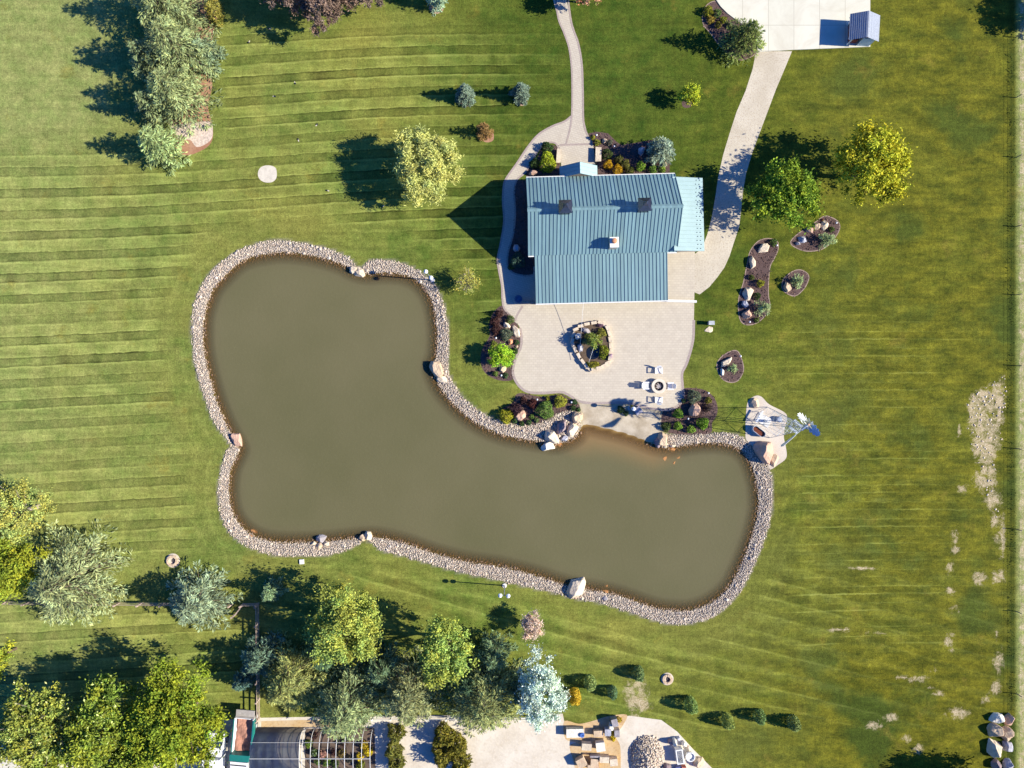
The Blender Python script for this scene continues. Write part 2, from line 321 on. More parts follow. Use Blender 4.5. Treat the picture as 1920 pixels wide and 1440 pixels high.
def water_material():
    N = NT('murky_water'); g = N.geo(); a = N.attr('depth'); s = N.n('SeparateColor'); N.L(a.outputs['Color'], s.inputs[0]); d, b = s.outputs[0], s.outputs[1]
    c = N.mix(N.maprange(N.noise(0.06, g, 3), 0.35, 0.65), (0.118, 0.110, 0.050), (0.140, 0.126, 0.062))
    silt = N.maprange(b, -1.5, 2.0); c = N.mix(N.math('MULTIPLY', silt, N.maprange(d, 4.5, 0.2), clamp=True), c, (0.33, 0.19, 0.075))
    c = N.mix(N.math('MULTIPLY', N.maprange(d, 2.2, 0.2), 0.5, clamp=True), c, (0.120, 0.092, 0.052))
    c = N.mix(N.maprange(N.noise(9, g, 3, .7), .55, .78, 0, .35), c, (0.19, 0.18, 0.10)); wv = N.noise(2.6, g, 6, 0.7); N.bump(wv, 0.25, 0.06); N.fin(c, 0.10, 0.5); N.b.inputs['IOR'].default_value = 1.33  # sparse paler flecks in the colour stand in for ripple glints
    tr = N.n('BsdfTransparent'); tr.inputs[0].default_value = (0.80, 0.68, 0.45, 1)
    ms = N.n('MixShader'); N.L(N.maprange(d, 0.0, 1.5, 0.10, 1.0), ms.inputs[0]); N.L(tr.outputs[0], ms.inputs[1]); N.L(N.b.outputs[0], ms.inputs[2]); N.L(ms.outputs[0], N.out.inputs[0])
    return N.m
build_ground()
# ------------------------------------------------------------------ flat ground coverings
def paver_mat(name, c1, c2, mortar, sx, ang=0.0, var=0.3):
    N = NT(name); g = N.geo(); mp = N.n('Mapping'); mp.inputs['Rotation'].default_value = (0, 0, ang); N.L(g, mp.inputs[0])
    br = N.n('TexBrick'); N.L(mp.outputs[0], br.inputs['Vector']); br.inputs['Scale'].default_value = 1.0
    br.inputs['Brick Width'].default_value = sx; br.inputs['Row Height'].default_value = sx * 0.62; br.inputs['Mortar Size'].default_value = 0.022; br.inputs['Mortar Smooth'].default_value = 0.6
    br.inputs['Color1'].default_value = c1 + (1,); br.inputs['Color2'].default_value = c2 + (1,); br.inputs['Mortar'].default_value = mortar + (1,)
    c = N.mix(N.maprange(N.noise(0.5, g, 5, 0.65), 0.35, 0.68, 0, var), br.outputs['Color'], tuple(q * 0.82 for q in c1))
    c = N.mix(N.maprange(N.noise(1.1, g, 6, 0.75, .6), 0.5, 0.72, 0, 0.5), c, (0.40, 0.34, 0.27))
    return N.fin(c, 0.85, 0.2)
def gravel_mat(name, ca, cb, dk, scale=5.0, dkamt=0.5):
    N = NT(name); g = N.geo(); c = N.mix(N.maprange(N.noise(0.35, g, 4), 0.35, 0.65), ca, cb)
    c = N.mix(N.maprange(N.noise(scale, g, 4, 0.75), 0.50, 0.68, 0, dkamt), c, dk)
    c = N.mix(N.maprange(N.noise(scale * 2.7, g, 2, 0.7), 0.5, 0.7, 0, 0.35), c, tuple(min(1, q * 1.35) for q in ca)); N.bump(N.noise(scale * 2, g, 3), 0.4, 0.05)
    return N.fin(c, 0.92, 0.15)
M_PAVER = paver_mat('patio_pavers', (0.57, 0.505, 0.40), (0.52, 0.455, 0.36), (0.43, 0.37, 0.29), 0.46)
M_WALK = paver_mat('walk_pavers', (0.55, 0.49, 0.395), (0.50, 0.44, 0.355), (0.38, 0.325, 0.26), 0.40, 0.3)
M_BORDER = paver_mat('border_pavers', (0.36, 0.29, 0.26), (0.43, 0.35, 0.31), (0.28, 0.23, 0.20), 0.3)
M_DRIVE = gravel_mat('crushed_stone', (0.49, 0.43, 0.33), (0.59, 0.53, 0.42), (0.33, 0.25, 0.18), 5.5, 0.85)
M_PAD = gravel_mat('pad_gravel', (0.50, 0.43, 0.35), (0.60, 0.53, 0.44), (0.36, 0.31, 0.27), 8, 0.5)
M_SAND = gravel_mat('pale_sand', (0.56, 0.49, 0.39), (0.66, 0.60, 0.50), (0.46, 0.38, 0.28), 1.5, 0.5)
M_MULCH = gravel_mat('dark_mulch', (0.095, 0.062, 0.058), (0.135, 0.088, 0.080), (0.045, 0.027, 0.026), 6, 0.8)
M_REDMULCH = gravel_mat('red_bark', (0.34, 0.17, 0.10), (0.44, 0.27, 0.18), (0.20, 0.09, 0.06), 4, 0.6)
M_STRAW = gravel_mat('straw_soil', (0.50, 0.34, 0.16), (0.55, 0.42, 0.27), (0.36, 0.20, 0.09), 2.2, 0.8)
def concrete_mat():
    N = NT('concrete_slab'); g = N.geo(); br = N.n('TexBrick'); N.L(g, br.inputs['Vector']); br.offset = 0.0; br.inputs['Scale'].default_value = 1; br.inputs['Brick Width'].default_value = 3.0
    br.inputs['Row Height'].default_value = 3.0; br.inputs['Mortar Size'].default_value = 0.03; br.inputs['Mortar Smooth'].default_value = 0.5
    br.inputs['Color1'].default_value = (0.63, 0.61, 0.50, 1); br.inputs['Color2'].default_value = (0.69, 0.66, 0.55, 1); br.inputs['Mortar'].default_value = (0.36, 0.33, 0.26, 1)
    c = N.mix(N.maprange(N.noise(0.35, g, 7, 0.7, .8), 0.42, 0.7, 0, 0.6), br.outputs['Color'], (0.50, 0.45, 0.35)); return N.fin(c, 0.8, 0.25)
M_CONC = concrete_mat()
def sheet(name, pts, z, mat, label=None, th=0.05, smooth=True, k=4):
    q = PL(catmull(pts, k) if smooth else pts)
    o = MB().prism(q, z - th, z).build(name, mat); return tag(o, label, kind='structure')
def ribbon(name, pts, wd, z, mat, label=None, closed=False):
    q = [Vector(p) for p in PL(catmull(pts, 4) if closed else catopen(pts, 6))]; n = len(q); L, Rr = [], []
    for i in range(n):
        a = q[(i - 1) % n] if (closed or i) else q[0]; b = q[(i + 1) % n] if (closed or i < n - 1) else q[-1]
        t = (b - a).normalized(); nn = Vector((-t.y, t.x)) * wd / 2; L.append(q[i] + nn); Rr.append(q[i] - nn)
    vs = [(p.x, p.y, z) for p in L] + [(p.x, p.y, z) for p in Rr]; m = n if closed else n - 1
    fs = [(n + i, n + (i + 1) % n, (i + 1) % n, i) for i in range(m)]
    o = MB().add(vs, fs).build(name, mat); return tag(o, label, kind='structure')
WALK = [(1037,-40),(1037,0),(1045,30),(1056,60),(1066,90),(1071,130),(1072,180),(1072,219),(1058,228),(1035,237),(1010,252),(990,275),(970,305),(948,335),(943,352),(942,380),(944,415),(938,455),(932,485),(935,510),(940,535),(941,560),(944,578),(955,592),(966,604),(975,612),(1010,600),(1010,500),(1003,516),(985,518),(962,513),(951,498),(952,472),(961,440),(965,400),(963,360),(968,338),(985,322),(1000,297),(1010,280),(1024,268),(1040,267),(1049,276),(1052,300),(1053,345),(1116,345),(1116,300),(1112,268),(1101,250),(1095,225),(1094,170),(1092,120),(1085,80),(1072,40),(1062,0),(1062,-40)]
sheet('walkway', WALK, 0.008, M_WALK, 'curving pale paver walkway running down to the house', smooth=False)
PATIO = [(1000,500),(1303,470),(1302,545),(1301,600),(1299,640),(1288,680),(1279,700),(1280,725),(1281,745),(1272,760),(1255,768),(1240,768),(1215,765),(1190,758),(1165,755),(1110,756),(1085,752),(1065,740),(1050,735),(1020,737),(990,735),(972,722),(962,700),(966,675),(976,652),(978,635),(975,615),(966,600),(965,585),(976,574),(1000,571)]
sheet('patio', PATIO[:2] + catopen(PATIO[2:-1], 4) + PATIO[-1:], 0.014, M_PAVER, 'broad pale paver patio south of the house', smooth=False)
ribbon('patio_border', PATIO[3:-4], 0.30, 0.019, M_BORDER)
ribbon('walkway_border', [(1071,218),(1058,228),(1035,237),(1010,252),(990,275),(970,305),(949,335),(944,352),(943,380),(945,415),(939,455),(933,485),(936,510),(941,535),(942,560),(945,577),(957,592),(966,600)], 0.22, 0.019, M_BORDER)
ribbon('walkway_border', [(1049,300),(1048,280),(1040,268),(1024,269),(1010,281),(1000,298),(985,323),(969,338),(964,360),(966,400),(962,440),(953,472),(952,498),(963,512),(985,517),(1000,515)], 0.20, 0.019, M_BORDER)
ribbon('walkway_border', [(1038,-40),(1046,30),(1057,60),(1067,90),(1072,130),(1073,180),(1072,219),(1068,245),(1061,272)], 0.2, 0.0195, M_BORDER)
ribbon('walkway_border', [(1061,-40),(1071,40),(1084,80),(1091,120),(1093,170),(1094,225),(1100,250),(1111,268)], 0.2, 0.0195, M_BORDER)
ribbon('walkway_border', [(1050,272),(1080,271),(1112,270)], 0.24, 0.0205, M_BORDER)
ribbon('walkway_border', [(966,602),(970,590),(980,574)], 0.24, 0.0205, M_BORDER)
DRIVE = [(1419,96),(1417,100),(1411,130),(1398,170),(1381,210),(1368,250),(1356,290),(1347,330),(1341,370),(1334,410),(1326,440),(1316,466),(1303,476),(1301,515),(1302,548),(1312,552),(1330,538),(1345,520),(1358,502),(1368,480),(1376,455),(1386,425),(1389,400),(1393,360),(1399,325),(1411,285),(1426,245),(1441,205),(1456,165),(1471,130),(1485,96)]
sheet('driveway', DRIVE, 0.006, M_DRIVE, 'tan crushed stone driveway curving from the concrete slab', smooth=False)
SLAB = [(1338,-300),(1338,-40),(1342,0),(1351,13),(1364,26),(1380,38),(1400,52),(1419,68),(1420,98),(1485,94),(1631,88),(1631,-300)]
sheet('concrete_apron', SLAB, 0.10, M_CONC, 'large pale concrete slab at the top edge', th=0.15, smooth=False)
BEDS = [('kidney', [(1483,452),(1498,437),(1520,424),(1537,410),(1551,405),(1571,415),(1574,430),(1562,450),(1542,467),(1512,471),(1488,462)]),
 ('long', [(1422,452),(1440,447),(1457,452),(1459,467),(1452,484),(1444,500),(1441,529),(1441,555),(1444,577),(1433,594),(1416,607),(1396,608),(1386,594),(1385,560),(1394,529),(1401,494),(1407,470)]),
 ('small', [(1501,506),(1514,513),(1516,524),(1507,542),(1490,555),(1472,548),(1466,537),(1470,522),(1486,509)]),
 ('tear', [(1379,657),(1387,664),(1394,687),(1392,701),(1383,714),(1369,717),(1354,710),(1345,693),(1345,680),(1354,668),(1367,660)]),
 ('shore', [(1280,729),(1304,728),(1323,732),(1337,743),(1345,760),(1344,778),(1335,793),(1333,812),(1304,815),(1269,814),(1242,805),(1243,770),(1264,764),(1277,748)]),
 ('patio', [(943,572),(925,586),(917,610),(918,630),(905,652),(901,672),(904,690),(914,703),(935,713),(960,713),(961,700),(964,675),(974,652),(976,635),(973,615),(964,600),(950,585)]),
 ('south', [(962,754),(967,741),(978,737),(1003,742),(1024,744),(1050,739),(1066,746),(1084,756),(1087,769),(1070,770),(1045,775),(1029,786),(1003,796),(977,797),(958,793),(936,784),(940,768)]),
 ('west', [(968,338),(1000,338),(1003,515),(985,516),(962,511),(953,497),(954,472),(963,440),(967,400),(965,360)]),
 ('door', [(1047,275),(1030,270),(1015,280),(1005,300),(985,325),(990,338),(1050,338),(1051,300)]),
 ('north', [(1103,250),(1120,247),(1140,250),(1155,265),(1165,272),(1225,262),(1255,280),(1256,340),(1122,340),(1117,300),(1113,268)]),
 ('slab', [(1341,2),(1325,10),(1317,30),(1320,48),(1332,62),(1355,92),(1385,112),(1405,108),(1417,98),(1418,70),(1390,46),(1364,27),(1350,12)])]
for nm, pts in BEDS: sheet('mulch_bed', pts, 0.004, M_MULCH, th=0.03, k=3, smooth=nm not in ('west', 'door', 'north'))
M_EDGE = simple('bed_edging', (0.30, 0.22, 0.17), 0.8, 0.3, 3)
for nm, pts in BEDS:
    if nm in ('kidney', 'long', 'small', 'tear', 'slab'): ribbon('bed_edging', pts, 0.10, 0.012, M_EDGE, closed=True)
sheet('gravel_pad', [(1400,763),(1404,750),(1417,742),(1428,744),(1442,758),(1469,772),(1476,783),(1471,806),(1470,822),(1474,841),(1474,859),(1458,872),(1444,880),(1436,868),(1425,850),(1412,838),(1399,824),(1398,808),(1398,790)], 0.006, M_PAD, 'light gravel pad under the windmill')
sheet('sand_patch', [(484,322),(490,313),(503,310),(516,314),(519,325),(517,336),(508,342),(494,341),(485,333)], 0.006, simple('white_sand', (0.60, 0.54, 0.44), 0.9, 0.15, 2, fine=.15), 'small round patch of white sand in the striped lawn')
sheet('bark_ground', [(360,-20),(405,-20),(408,30),(400,60),(396,110),(398,160),(390,200),(398,232),(398,262),(382,280),(345,292),(325,270),(318,236),(300,200),(300,100),(310,0)], 0.005, M_REDMULCH, 'reddish bark ground under the top left pines')
sheet('gravel_bed', [(320,238),(345,232),(392,228),(399,245),(394,264),(370,276),(356,262),(335,262)], 0.012, simple('pink_gravel', (0.58, 0.47, 0.38), 0.9, 0.3, 4, fine=.4), 'pinkish white gravel patch beside the lowest pine')
YARD = [(-60,1402),(0,1397),(50,1402),(110,1418),(300,1425),(372,1400),(415,1350),(480,1346),(700,1342),(860,1341),(985,1345),(1055,1338),(1060,1362),(1110,1355),(1155,1345),(1180,1342),(1240,1350),(1270,1372),(1300,1405),(1335,1440),(1380,1520),(-60,1520)]
sheet('yard_ground', YARD, 0.006, M_SAND, 'pale sandy ground of the stone yard', smooth=False)
sheet('straw_ground', [(1058,1352),(1085,1357),(1110,1352),(1140,1343),(1175,1340),(1168,1360),(1155,1380),(1163,1400),(1164,1440),(1166,1500),(1078,1500),(1078,1440),(1068,1400),(1080,1392),(1060,1385)], 0.012, M_STRAW, 'orange dry grass between the stone stacks')
sheet('bark_ground', [(490,1352),(560,1350),(640,1351),(640,1364),(490,1364)], 0.012, M_STRAW, 'orange bark strip north of the hoop house', smooth=False)
sheet('greenhouse_floor', [(572,1366),(702,1364),(706,1500),(572,1500)], 0.014, gravel_mat('dark_floor', (0.10,0.075,0.06), (0.16,0.11,0.08), (0.05,0.04,0.035), 3, .7), smooth=False)
sheet('concrete_apron', [(6,1402),(50,1404),(52,1420),(52,1500),(6,1500)], 0.05, M_CONC, 'concrete strip at the bottom left corner', smooth=False)
# ------------------------------------------------------------------ cobbles along the shore (uncountable)
ICO_V = None
def ico1():
    t = (1 + 5 ** .5) / 2; v = np.array([(-1,t,0),(1,t,0),(-1,-t,0),(1,-t,0),(0,-1,t),(0,1,t),(0,-1,-t),(0,1,-t),(t,0,-1),(t,0,1),(-t,0,-1),(-t,0,1)], float)
    v /= np.linalg.norm(v[0]); f = [(0,11,5),(0,5,1),(0,1,7),(0,7,10),(0,10,11),(1,5,9),(5,11,4),(11,10,2),(10,7,6),(7,1,8),(3,9,4),(3,4,2),(3,2,6),(3,6,8),(3,8,9),(4,9,5),(2,4,11),(6,2,10),(8,6,7),(9,8,1)]
    return v, np.array(f)
IV, IF = ico1()
def stones(name, cx, cy, cz, size, cols, mat, flat=0.65):
    n = len(cx); sc3 = np.stack([size * RNG.uniform(.75, 1.3, n), size * RNG.uniform(.75, 1.3, n), size * flat * RNG.uniform(.7, 1.2, n)], -1)
    v = IV[None] * RNG.uniform(.82, 1.15, (n, 12, 1)); v = v * sc3[:, None]
    a = RNG.uniform(0, 6.28, n); c, s_ = np.cos(a), np.sin(a)
    x = v[..., 0] * c[:, None] - v[..., 1] * s_[:, None] + cx[:, None]; y = v[..., 0] * s_[:, None] + v[..., 1] * c[:, None] + cy[:, None]; z = v[..., 2] + cz[:, None]
    f = (IF[None] + (np.arange(n) * 12)[:, None, None]).reshape(-1, 3)
    return raw_mesh(name, np.stack([x, y, z], -1).reshape(-1, 3), 3, np.repeat(cols, 12, 0), mat, faces=f)
M_COBBLE = simple('cobble_stone', (0.56, 0.485, 0.40), 0.85, 0.12, 5)
def cobble_cols(n):
    pal = np.array([(1, .98, .95), (1.08, 1.02, .94), (.78, .76, .78), (.95, .85, .76), (.62, .61, .65), (1.2, 1.17, 1.12), (.88, .75, .66)])
    return pal[RNG.choice(7, n, p=[.24, .24, .14, .13, .07, .12, .06])] * RNG.uniform(.8, 1.15, (n, 1))
gx, gy = np.meshgrid(np.arange(-40, 32, .14), np.arange(-30, 18, .14)); gx = gx + RNG.uniform(-.07, .07, gx.shape); gy = gy + RNG.uniform(-.07, .07, gy.shape)
gx, gy = gx.ravel(), gy.ravel(); dW = sdf(gx, gy, WATM); dO = sdf(gx, gy, OUTM); dB = sdf(gx, gy, BEAM)
k = (dO > RNG.uniform(-.12, .12, gx.shape)) & (dW < RNG.uniform(-0.05, .42, gx.shape)) & (dB < 0)
k2 = (dW > .2) & (dW < RNG.uniform(.3, 1.1, gx.shape)) & (RNG.random(gx.shape) < .55) & (dB < 0)
n = k.sum(); cc = cobble_cols(n); wet = sstep(dW[k], -.15, .15)[:, None]; cc = cc * (1 - wet) + cc * np.array([.50, .41, .32]) * wet
tag(stones('shore_cobbles', gx[k], gy[k], terrain_z(dW[k]) + .03, RNG.uniform(.045, .10, n) + .1 * (RNG.random(n) < .012), cc, M_COBBLE), 'grey and cream cobbles banked all round the pond edge', 'cobbles', kind='stuff')
n = k2.sum()
tag(stones('submerged_cobbles', gx[k2], gy[k2], terrain_z(dW[k2]) + .04, RNG.uniform(.07, .15, n), cobble_cols(n) * np.array([.40, .31, .24]), M_COBBLE), 'rust brown cobbles under the shallow water edge', 'cobbles', kind='stuff')
# cobble heap in the yard
hx, hy = np.meshgrid(np.arange(-2.2, 2.3, .14), np.arange(-4.5, 2.6, .14)); hx = hx.ravel() + RNG.uniform(-.08, .08, hx.size); hy = hy.ravel() + RNG.uniform(-.08, .08, hy.size)
rr = np.hypot(hx / 2.0, np.where(hy > 0, hy / 2.2, hy / 6)); kk = rr < RNG.uniform(.85, 1.05, hx.size); hx, hy, rr = hx[kk], hy[kk], rr[kk]
bx, by = P(1214, 1413); tag(stones('cobble_heap', hx + bx, hy + by, 1.1 * (1 - np.clip(rr, 0, 1) ** 1.3) * RNG.uniform(.85, 1.1, len(hx)) + .05, RNG.uniform(.07, .15, len(hx)), cobble_cols(len(hx)), M_COBBLE), 'broad heap of loose tan cobbles in the stone yard', 'cobbles', kind='stuff')
# stones strewn over the bare patches and beyond the fence
pts = []
for _ in range(2600):
    px_, py_ = random.uniform(1805, 1890), random.uniform(695, 985); pts.append((px_, py_))
pa = np.array(pts); q = sdf(pa[:, 0], pa[:, 1], BARE_POLY[0]); pa = pa[(q > 2) & (RNG.random(len(pa)) < .10)]
X_, Y_ = (pa[:, 0] - 960) / S, (720 - pa[:, 1]) / S
tag(stones('field_stones', X_, Y_, X_ * 0, RNG.uniform(.05, .14, len(X_)), cobble_cols(len(X_)) * 1.1, M_COBBLE), 'pale stones strewn over the bare patch by the wire fence', 'stones', kind='stuff')
# ------------------------------------------------------------------ boulders
ICO3 = None
def ico_sub(k):
    v, f = IV.copy().tolist(), IF.tolist()
    for _ in range(k):
        cache = {}; nf = []
        def mid(a, b):
            key = (min(a, b), max(a, b))
            if key not in cache:
                m = np.array(v[a]) + np.array(v[b]); m /= np.linalg.norm(m); v.append(m.tolist()); cache[key] = len(v) - 1
            return cache[key]
        for a, b, c in f:
            ab, bc, ca = mid(a, b), mid(b, c), mid(c, a); nf += [(a, ab, ca), (b, bc, ab), (c, ca, bc), (ab, bc, ca)]
        f = nf
    return np.array(v), np.array(f)
BV, BF = ico_sub(4)
def vnoise(p, f, seed):
    r = np.random.default_rng(seed); o = np.zeros(len(p))
    for i in range(5):
        d = r.normal(size=3); d /= np.linalg.norm(d); o += np.sin(p @ d * f * (1 + .45 * i) + r.uniform(0, 6.28)) / (1 + .5 * i)
    return o / 2.5
def rock_mat(name, col, vein=(0.5, 0.3, 0.2), amt=0.4):
    if name in MATS: return MATS[name]
    N = NT(name); g = N.geo(); c = N.mix(N.maprange(N.noise(1.4, g, 5, 0.65), .35, .68), tuple(q * .8 for q in col), tuple(min(1, q * 1.15) for q in col))
    c = N.mix(N.maprange(N.noise(0.9, g, 5, 0.7, 1.2), .54, .68, 0, amt), c, vein)
    c = N.mix(N.maprange(N.noise(3.2, g, 5, .7, 1.5), .62, .70, 0, .55), c, tuple(q * .45 for q in col))
    N.bump(N.noise(3, g, 6, .7), .7, .12); MATS[name] = N.fin(c, .85, .2); return MATS[name]
ROCK = dict(cream=((.66, .55, .41), (.50, .36, .26), .3), tan=((.58, .44, .30), (.46, .27, .17), .5), pink=((.56, .36, .26), (.68, .50, .38), .5), orange=((.62, .27, .13), (.6, .4, .3), .3),
            grey=((.34, .31, .32), (.22, .16, .15), .5), purple=((.30, .23, .24), (.45, .33, .26), .5), white=((.80, .74, .63), (.6, .5, .4), .25), sunk=((.46, .22, .08), (.34, .17, .07), .4), red=((.40, .10, .05), (.3, .2, .1), .3), blue=((.42, .42, .47), (.25, .22, .25), .4))
def boulder(px, py, rx, ry, h, rot, kind, label, seed=None, z0=0.0, group=None, name='boulder', pointy=0.0, cat='boulder'):
    seed = seed or int(px * 7 + py * 13); r = np.random.default_rng(seed)
    d = BV.copy(); nr = r.normal(size=(17, 3)); nr[:, 2] = np.abs(nr[:, 2]) * .7 - .05; nr /= np.linalg.norm(nr, axis=1)[:, None]
    nr = np.vstack([nr, [[.25 * r.normal(), .25 * r.normal(), .95]]]); nr[-1] /= np.linalg.norm(nr[-1]); off = r.uniform(.68, .98, len(nr)); off[-1] = .72
    dp = d @ nr.T; rad = np.where(dp > .05, off[None] / np.maximum(dp, .05), 9).min(1); rad = np.minimum(rad, 1.18)
    rad *= 1 + .035 * vnoise(d, 7, seed) + .018 * vnoise(d, 19, seed + 1)
    v = d * rad[:, None]; ext = np.abs(v[v[:, 2] > .12][:, :2]).max(0); v[:, 0] *= rx / S / ext[0]; v[:, 1] *= ry / S / ext[1]
    v[:, 2] = np.maximum(v[:, 2], -.35) * (h / v[:, 2].max())
    if pointy: k_ = np.clip(v[:, 2] / h, 0, 1)[:, None]; v[:, :2] *= 1 - pointy * k_
    x, y = P(px, py, h * .5); o = raw_mesh(name, v, 3, None, rock_mat('rock_' + kind, *ROCK[kind]), faces=BF)
    o.location = (x, y, z0); o.rotation_euler = (0, 0, R(rot)); return tag(o, label, cat, group)
G1 = 'boulders set in the pond shore'
for a in [
 (661,507,9,8,.45,20,'cream','low cream boulder, left of a close pair in the notch of the upper shore'),
 (673,510,12,9,.5,-35,'cream','pointed pale boulder, right of a close pair in the notch of the upper shore'),
 (820,692,15,18,.8,10,'tan','large flat tan boulder jutting from the shore left of the shrub bed'),
 (828,710,11,9,.45,0,'cream','low pale slab tucked against the tan boulder on the middle shore'),
 (443,826,10,15,.5,15,'pink','pinkish boulder in the notch of the left shore'),
 (599,1011,11,9,.6,0,'grey','grey triangular boulder topping the cluster on the lower left shore'),
 (611,1021,8,5,.35,20,'cream','cream slab right of the grey triangular shore boulder'),
 (597,1026,9,6,.35,60,'tan','tan slab below the grey triangular shore boulder'),
 (587,1020,4,4,.3,0,'cream','small cream stone left of the grey triangular shore boulder'),
 (690,1006,8,9,.6,0,'cream','rounded cream boulder on the grassy point of the lower shore'),
 (679,1009,8,7,.5,0,'tan','squat tan boulder left of the cream one on the grassy lower point'),
 (1080,1103,18,24,.9,-35,'cream','very large cream boulder alone on the lower shore'),
 (1135,1123,7,5,.35,0,'grey','flat grey step stone on the lower shore'),
 (1033,817,19,13,1.0,-25,'cream','large cream boulder in the middle of the beach side rock group'),
 (1027,837,13,9,.8,20,'white','white boulder standing in the water at the tip of the rock group'),
 (1054,801,11,16,1.1,-30,'purple','dark purplish boulder in the beach side rock group'),
 (1073,806,9,14,.8,-30,'cream','narrow cream boulder between the purple boulder and the beach'),
 (1083,784,12,13,.9,20,'tan','tan boulder at the top of the beach side rock group'),
 (1059,822,8,6,.5,30,'blue','small blue grey stone below the purple boulder'),
 (1082,812,3,3,.25,0,'tan','tiny tan stone at the water beside the beach rock group'),
 (1243,824,11,14,1.0,10,'tan','tan boulder at the right end of the beach'),
 (1234,830,6,11,.8,10,'purple','dark stone leaning on the tan boulder at the right end of the beach'),
 (1262,836,7,4,.4,0,'cream','cream stone half out of the water right of the beach'),
 (1248,838,5,3,.3,0,'cream','small cream stone in the water beside the right beach boulder'),
 (1435,848,19,26,1.5,25,'pink','huge pinkish orange boulder at the foot of the windmill pad'),
 (1452,862,10,14,.5,-25,'tan','low tan slab leaning against the huge pink boulder'),
 (1415,756,10,11,.6,15,'tan','tan boulder at the top of the windmill gravel pad')]:
    boulder(*a[:8], group=G1, pointy=.25 if 'pointed' in a[7] or 'triang' in a[7] else 0, z0=-.25 if 'water' in a[7] else -.12)
for a in [(1048,833,7,6,.2,0,'rust coloured flat rock under water below the beach rock group'),(1272,858,7,5,.2,10,'upper rust coloured rock under water off the right beach'),(1265,868,6,5,.2,0,'lowest rust coloured rock under water off the right beach'),(1249,860,6,5,.2,0,'left rust coloured rock under water off the right beach'),(1262,843,9,5,.2,0,'rust coloured rock under the cream stone off the right beach'),
          (1136,1110,7,5,.2,0,'orange brown slab under water in front of the grey step stone'),(1137,1100,5,4,.2,0,'dim brown slab deeper in the water off the grey step stone'),(468,1004,8,5,.2,-30,'brown slab under water in the lower left pond corner'),(474,997,8,5,.2,-30,'deeper brown slab under water in the lower left pond corner')]:
    boulder(*a[:6], 'sunk', a[6], z0=-.315, group='rocks under the pond water', cat='rock')
G2 = 'rocks laid in the mulch beds'
for a in [(1548,421,8,10,.6,-30,'cream','cream boulder at the right of the kidney shaped bed'),(1532,423,8,7,.5,30,'tan','tan boulder left of the cream one in the kidney shaped bed'),(1519,431,7,6,.5,0,'pink','pinkish stone on the upper edge of the kidney shaped bed'),
 (1506,449,9,7,.5,0,'blue','blue grey boulder in the shaded left end of the kidney shaped bed'),(1497,456,5,4,.4,0,'grey','small grey stone at the left tip of the kidney shaped bed'),(1543,412,3,3,.3,0,'red','tiny red rock at the top of the kidney shaped bed'),
 (1434,464,14,9,.6,20,'cream','long cream boulder at the top of the long narrow bed'),(1412,492,6,13,.6,5,'cream','slim cream boulder on the left edge of the long narrow bed'),(1404,548,10,15,.7,-15,'cream','tall cream boulder midway down the long narrow bed'),
 (1398,570,7,7,.5,0,'blue','blue grey stone between two boulders low in the long narrow bed'),(1402,589,10,10,.7,0,'pink','pinkish boulder at the bottom of the long narrow bed'),(1477,538,7,10,.6,10,'tan','tan boulder in the smallest oval bed'),
 (1363,679,13,6,.5,35,'cream','long cream boulder in the teardrop bed'),(1355,698,4,8,.4,10,'white','small white slab in the teardrop bed'),(1303,768,13,13,1.0,0,'pink','pink and tan boulder in the bed right of the fire pit'),
 (950,610,8,6,.5,-30,'cream','cream block beside the long slab in the bed left of the patio'),(968,622,8,14,.45,25,'cream','long cream slab on the patio edge in the left bed'),(957,641,6,6,.5,0,'orange','orange red rock in the bed left of the patio'),(943,692,7,7,.5,20,'tan','tan boulder near the bottom of the bed left of the patio'),(969,650,3,3,.25,0,'tan','little tan stone near the orange red rock'),
 (976,780,12,11,.8,0,'pink','peach boulder among shrubs in the bed by the beach rocks'),(1134,263,6,5,.4,35,'tan','tan stone in the mulch right of the front walk'),(1203,281,7,9,.6,-30,'blue','bluish boulder shaded by the silver spruce at the house'),(999,325,10,6,.7,0,'pink','pink boulder at the upper left house corner'),
 (969,465,7,7,.6,0,'blue','bluish boulder in the shaded bed west of the house'),(1246,306,4,9,.5,10,'tan','narrow tan stone at the right end of the house bed'),(1330,618,9,6,.12,0,'cream','flat cream slab under the grey utility box'),
 (1397,52,6,9,.5,-20,'grey','grey stone beside the dark spruce at the concrete slab')]:
    boulder(*a, group=G2, z0=-.05)
G3 = 'boulders piled at the lower right corner'
for a in [(1872,1348,13,10,1.3,0,'white','white boulder at the top of the corner pile'),(1895,1351,10,13,1.2,-15,'pink','pink tan boulder at the upper right of the corner pile'),(1868,1371,12,13,1.5,10,'tan','tan faced boulder, second from the top on the left of the corner pile'),(1889,1377,10,15,1.3,-20,'tan','tan boulder in the middle right of the corner pile'),
          (1868,1407,13,19,1.4,0,'cream','tall cream boulder, lower left of the corner pile'),(1894,1403,10,11,1.2,0,'blue','blue grey boulder, lower right of the corner pile'),(1871,1436,10,12,1.2,0,'purple','dark boulder cut off by the bottom edge, left one'),(1892,1437,9,12,1.1,20,'blue','dark bluish boulder cut off by the bottom edge, right one')]:
    boulder(a[0], a[1], a[2] * .98, a[3] * .98, a[4] * .8, *a[5:], group=G3, z0=-.1)
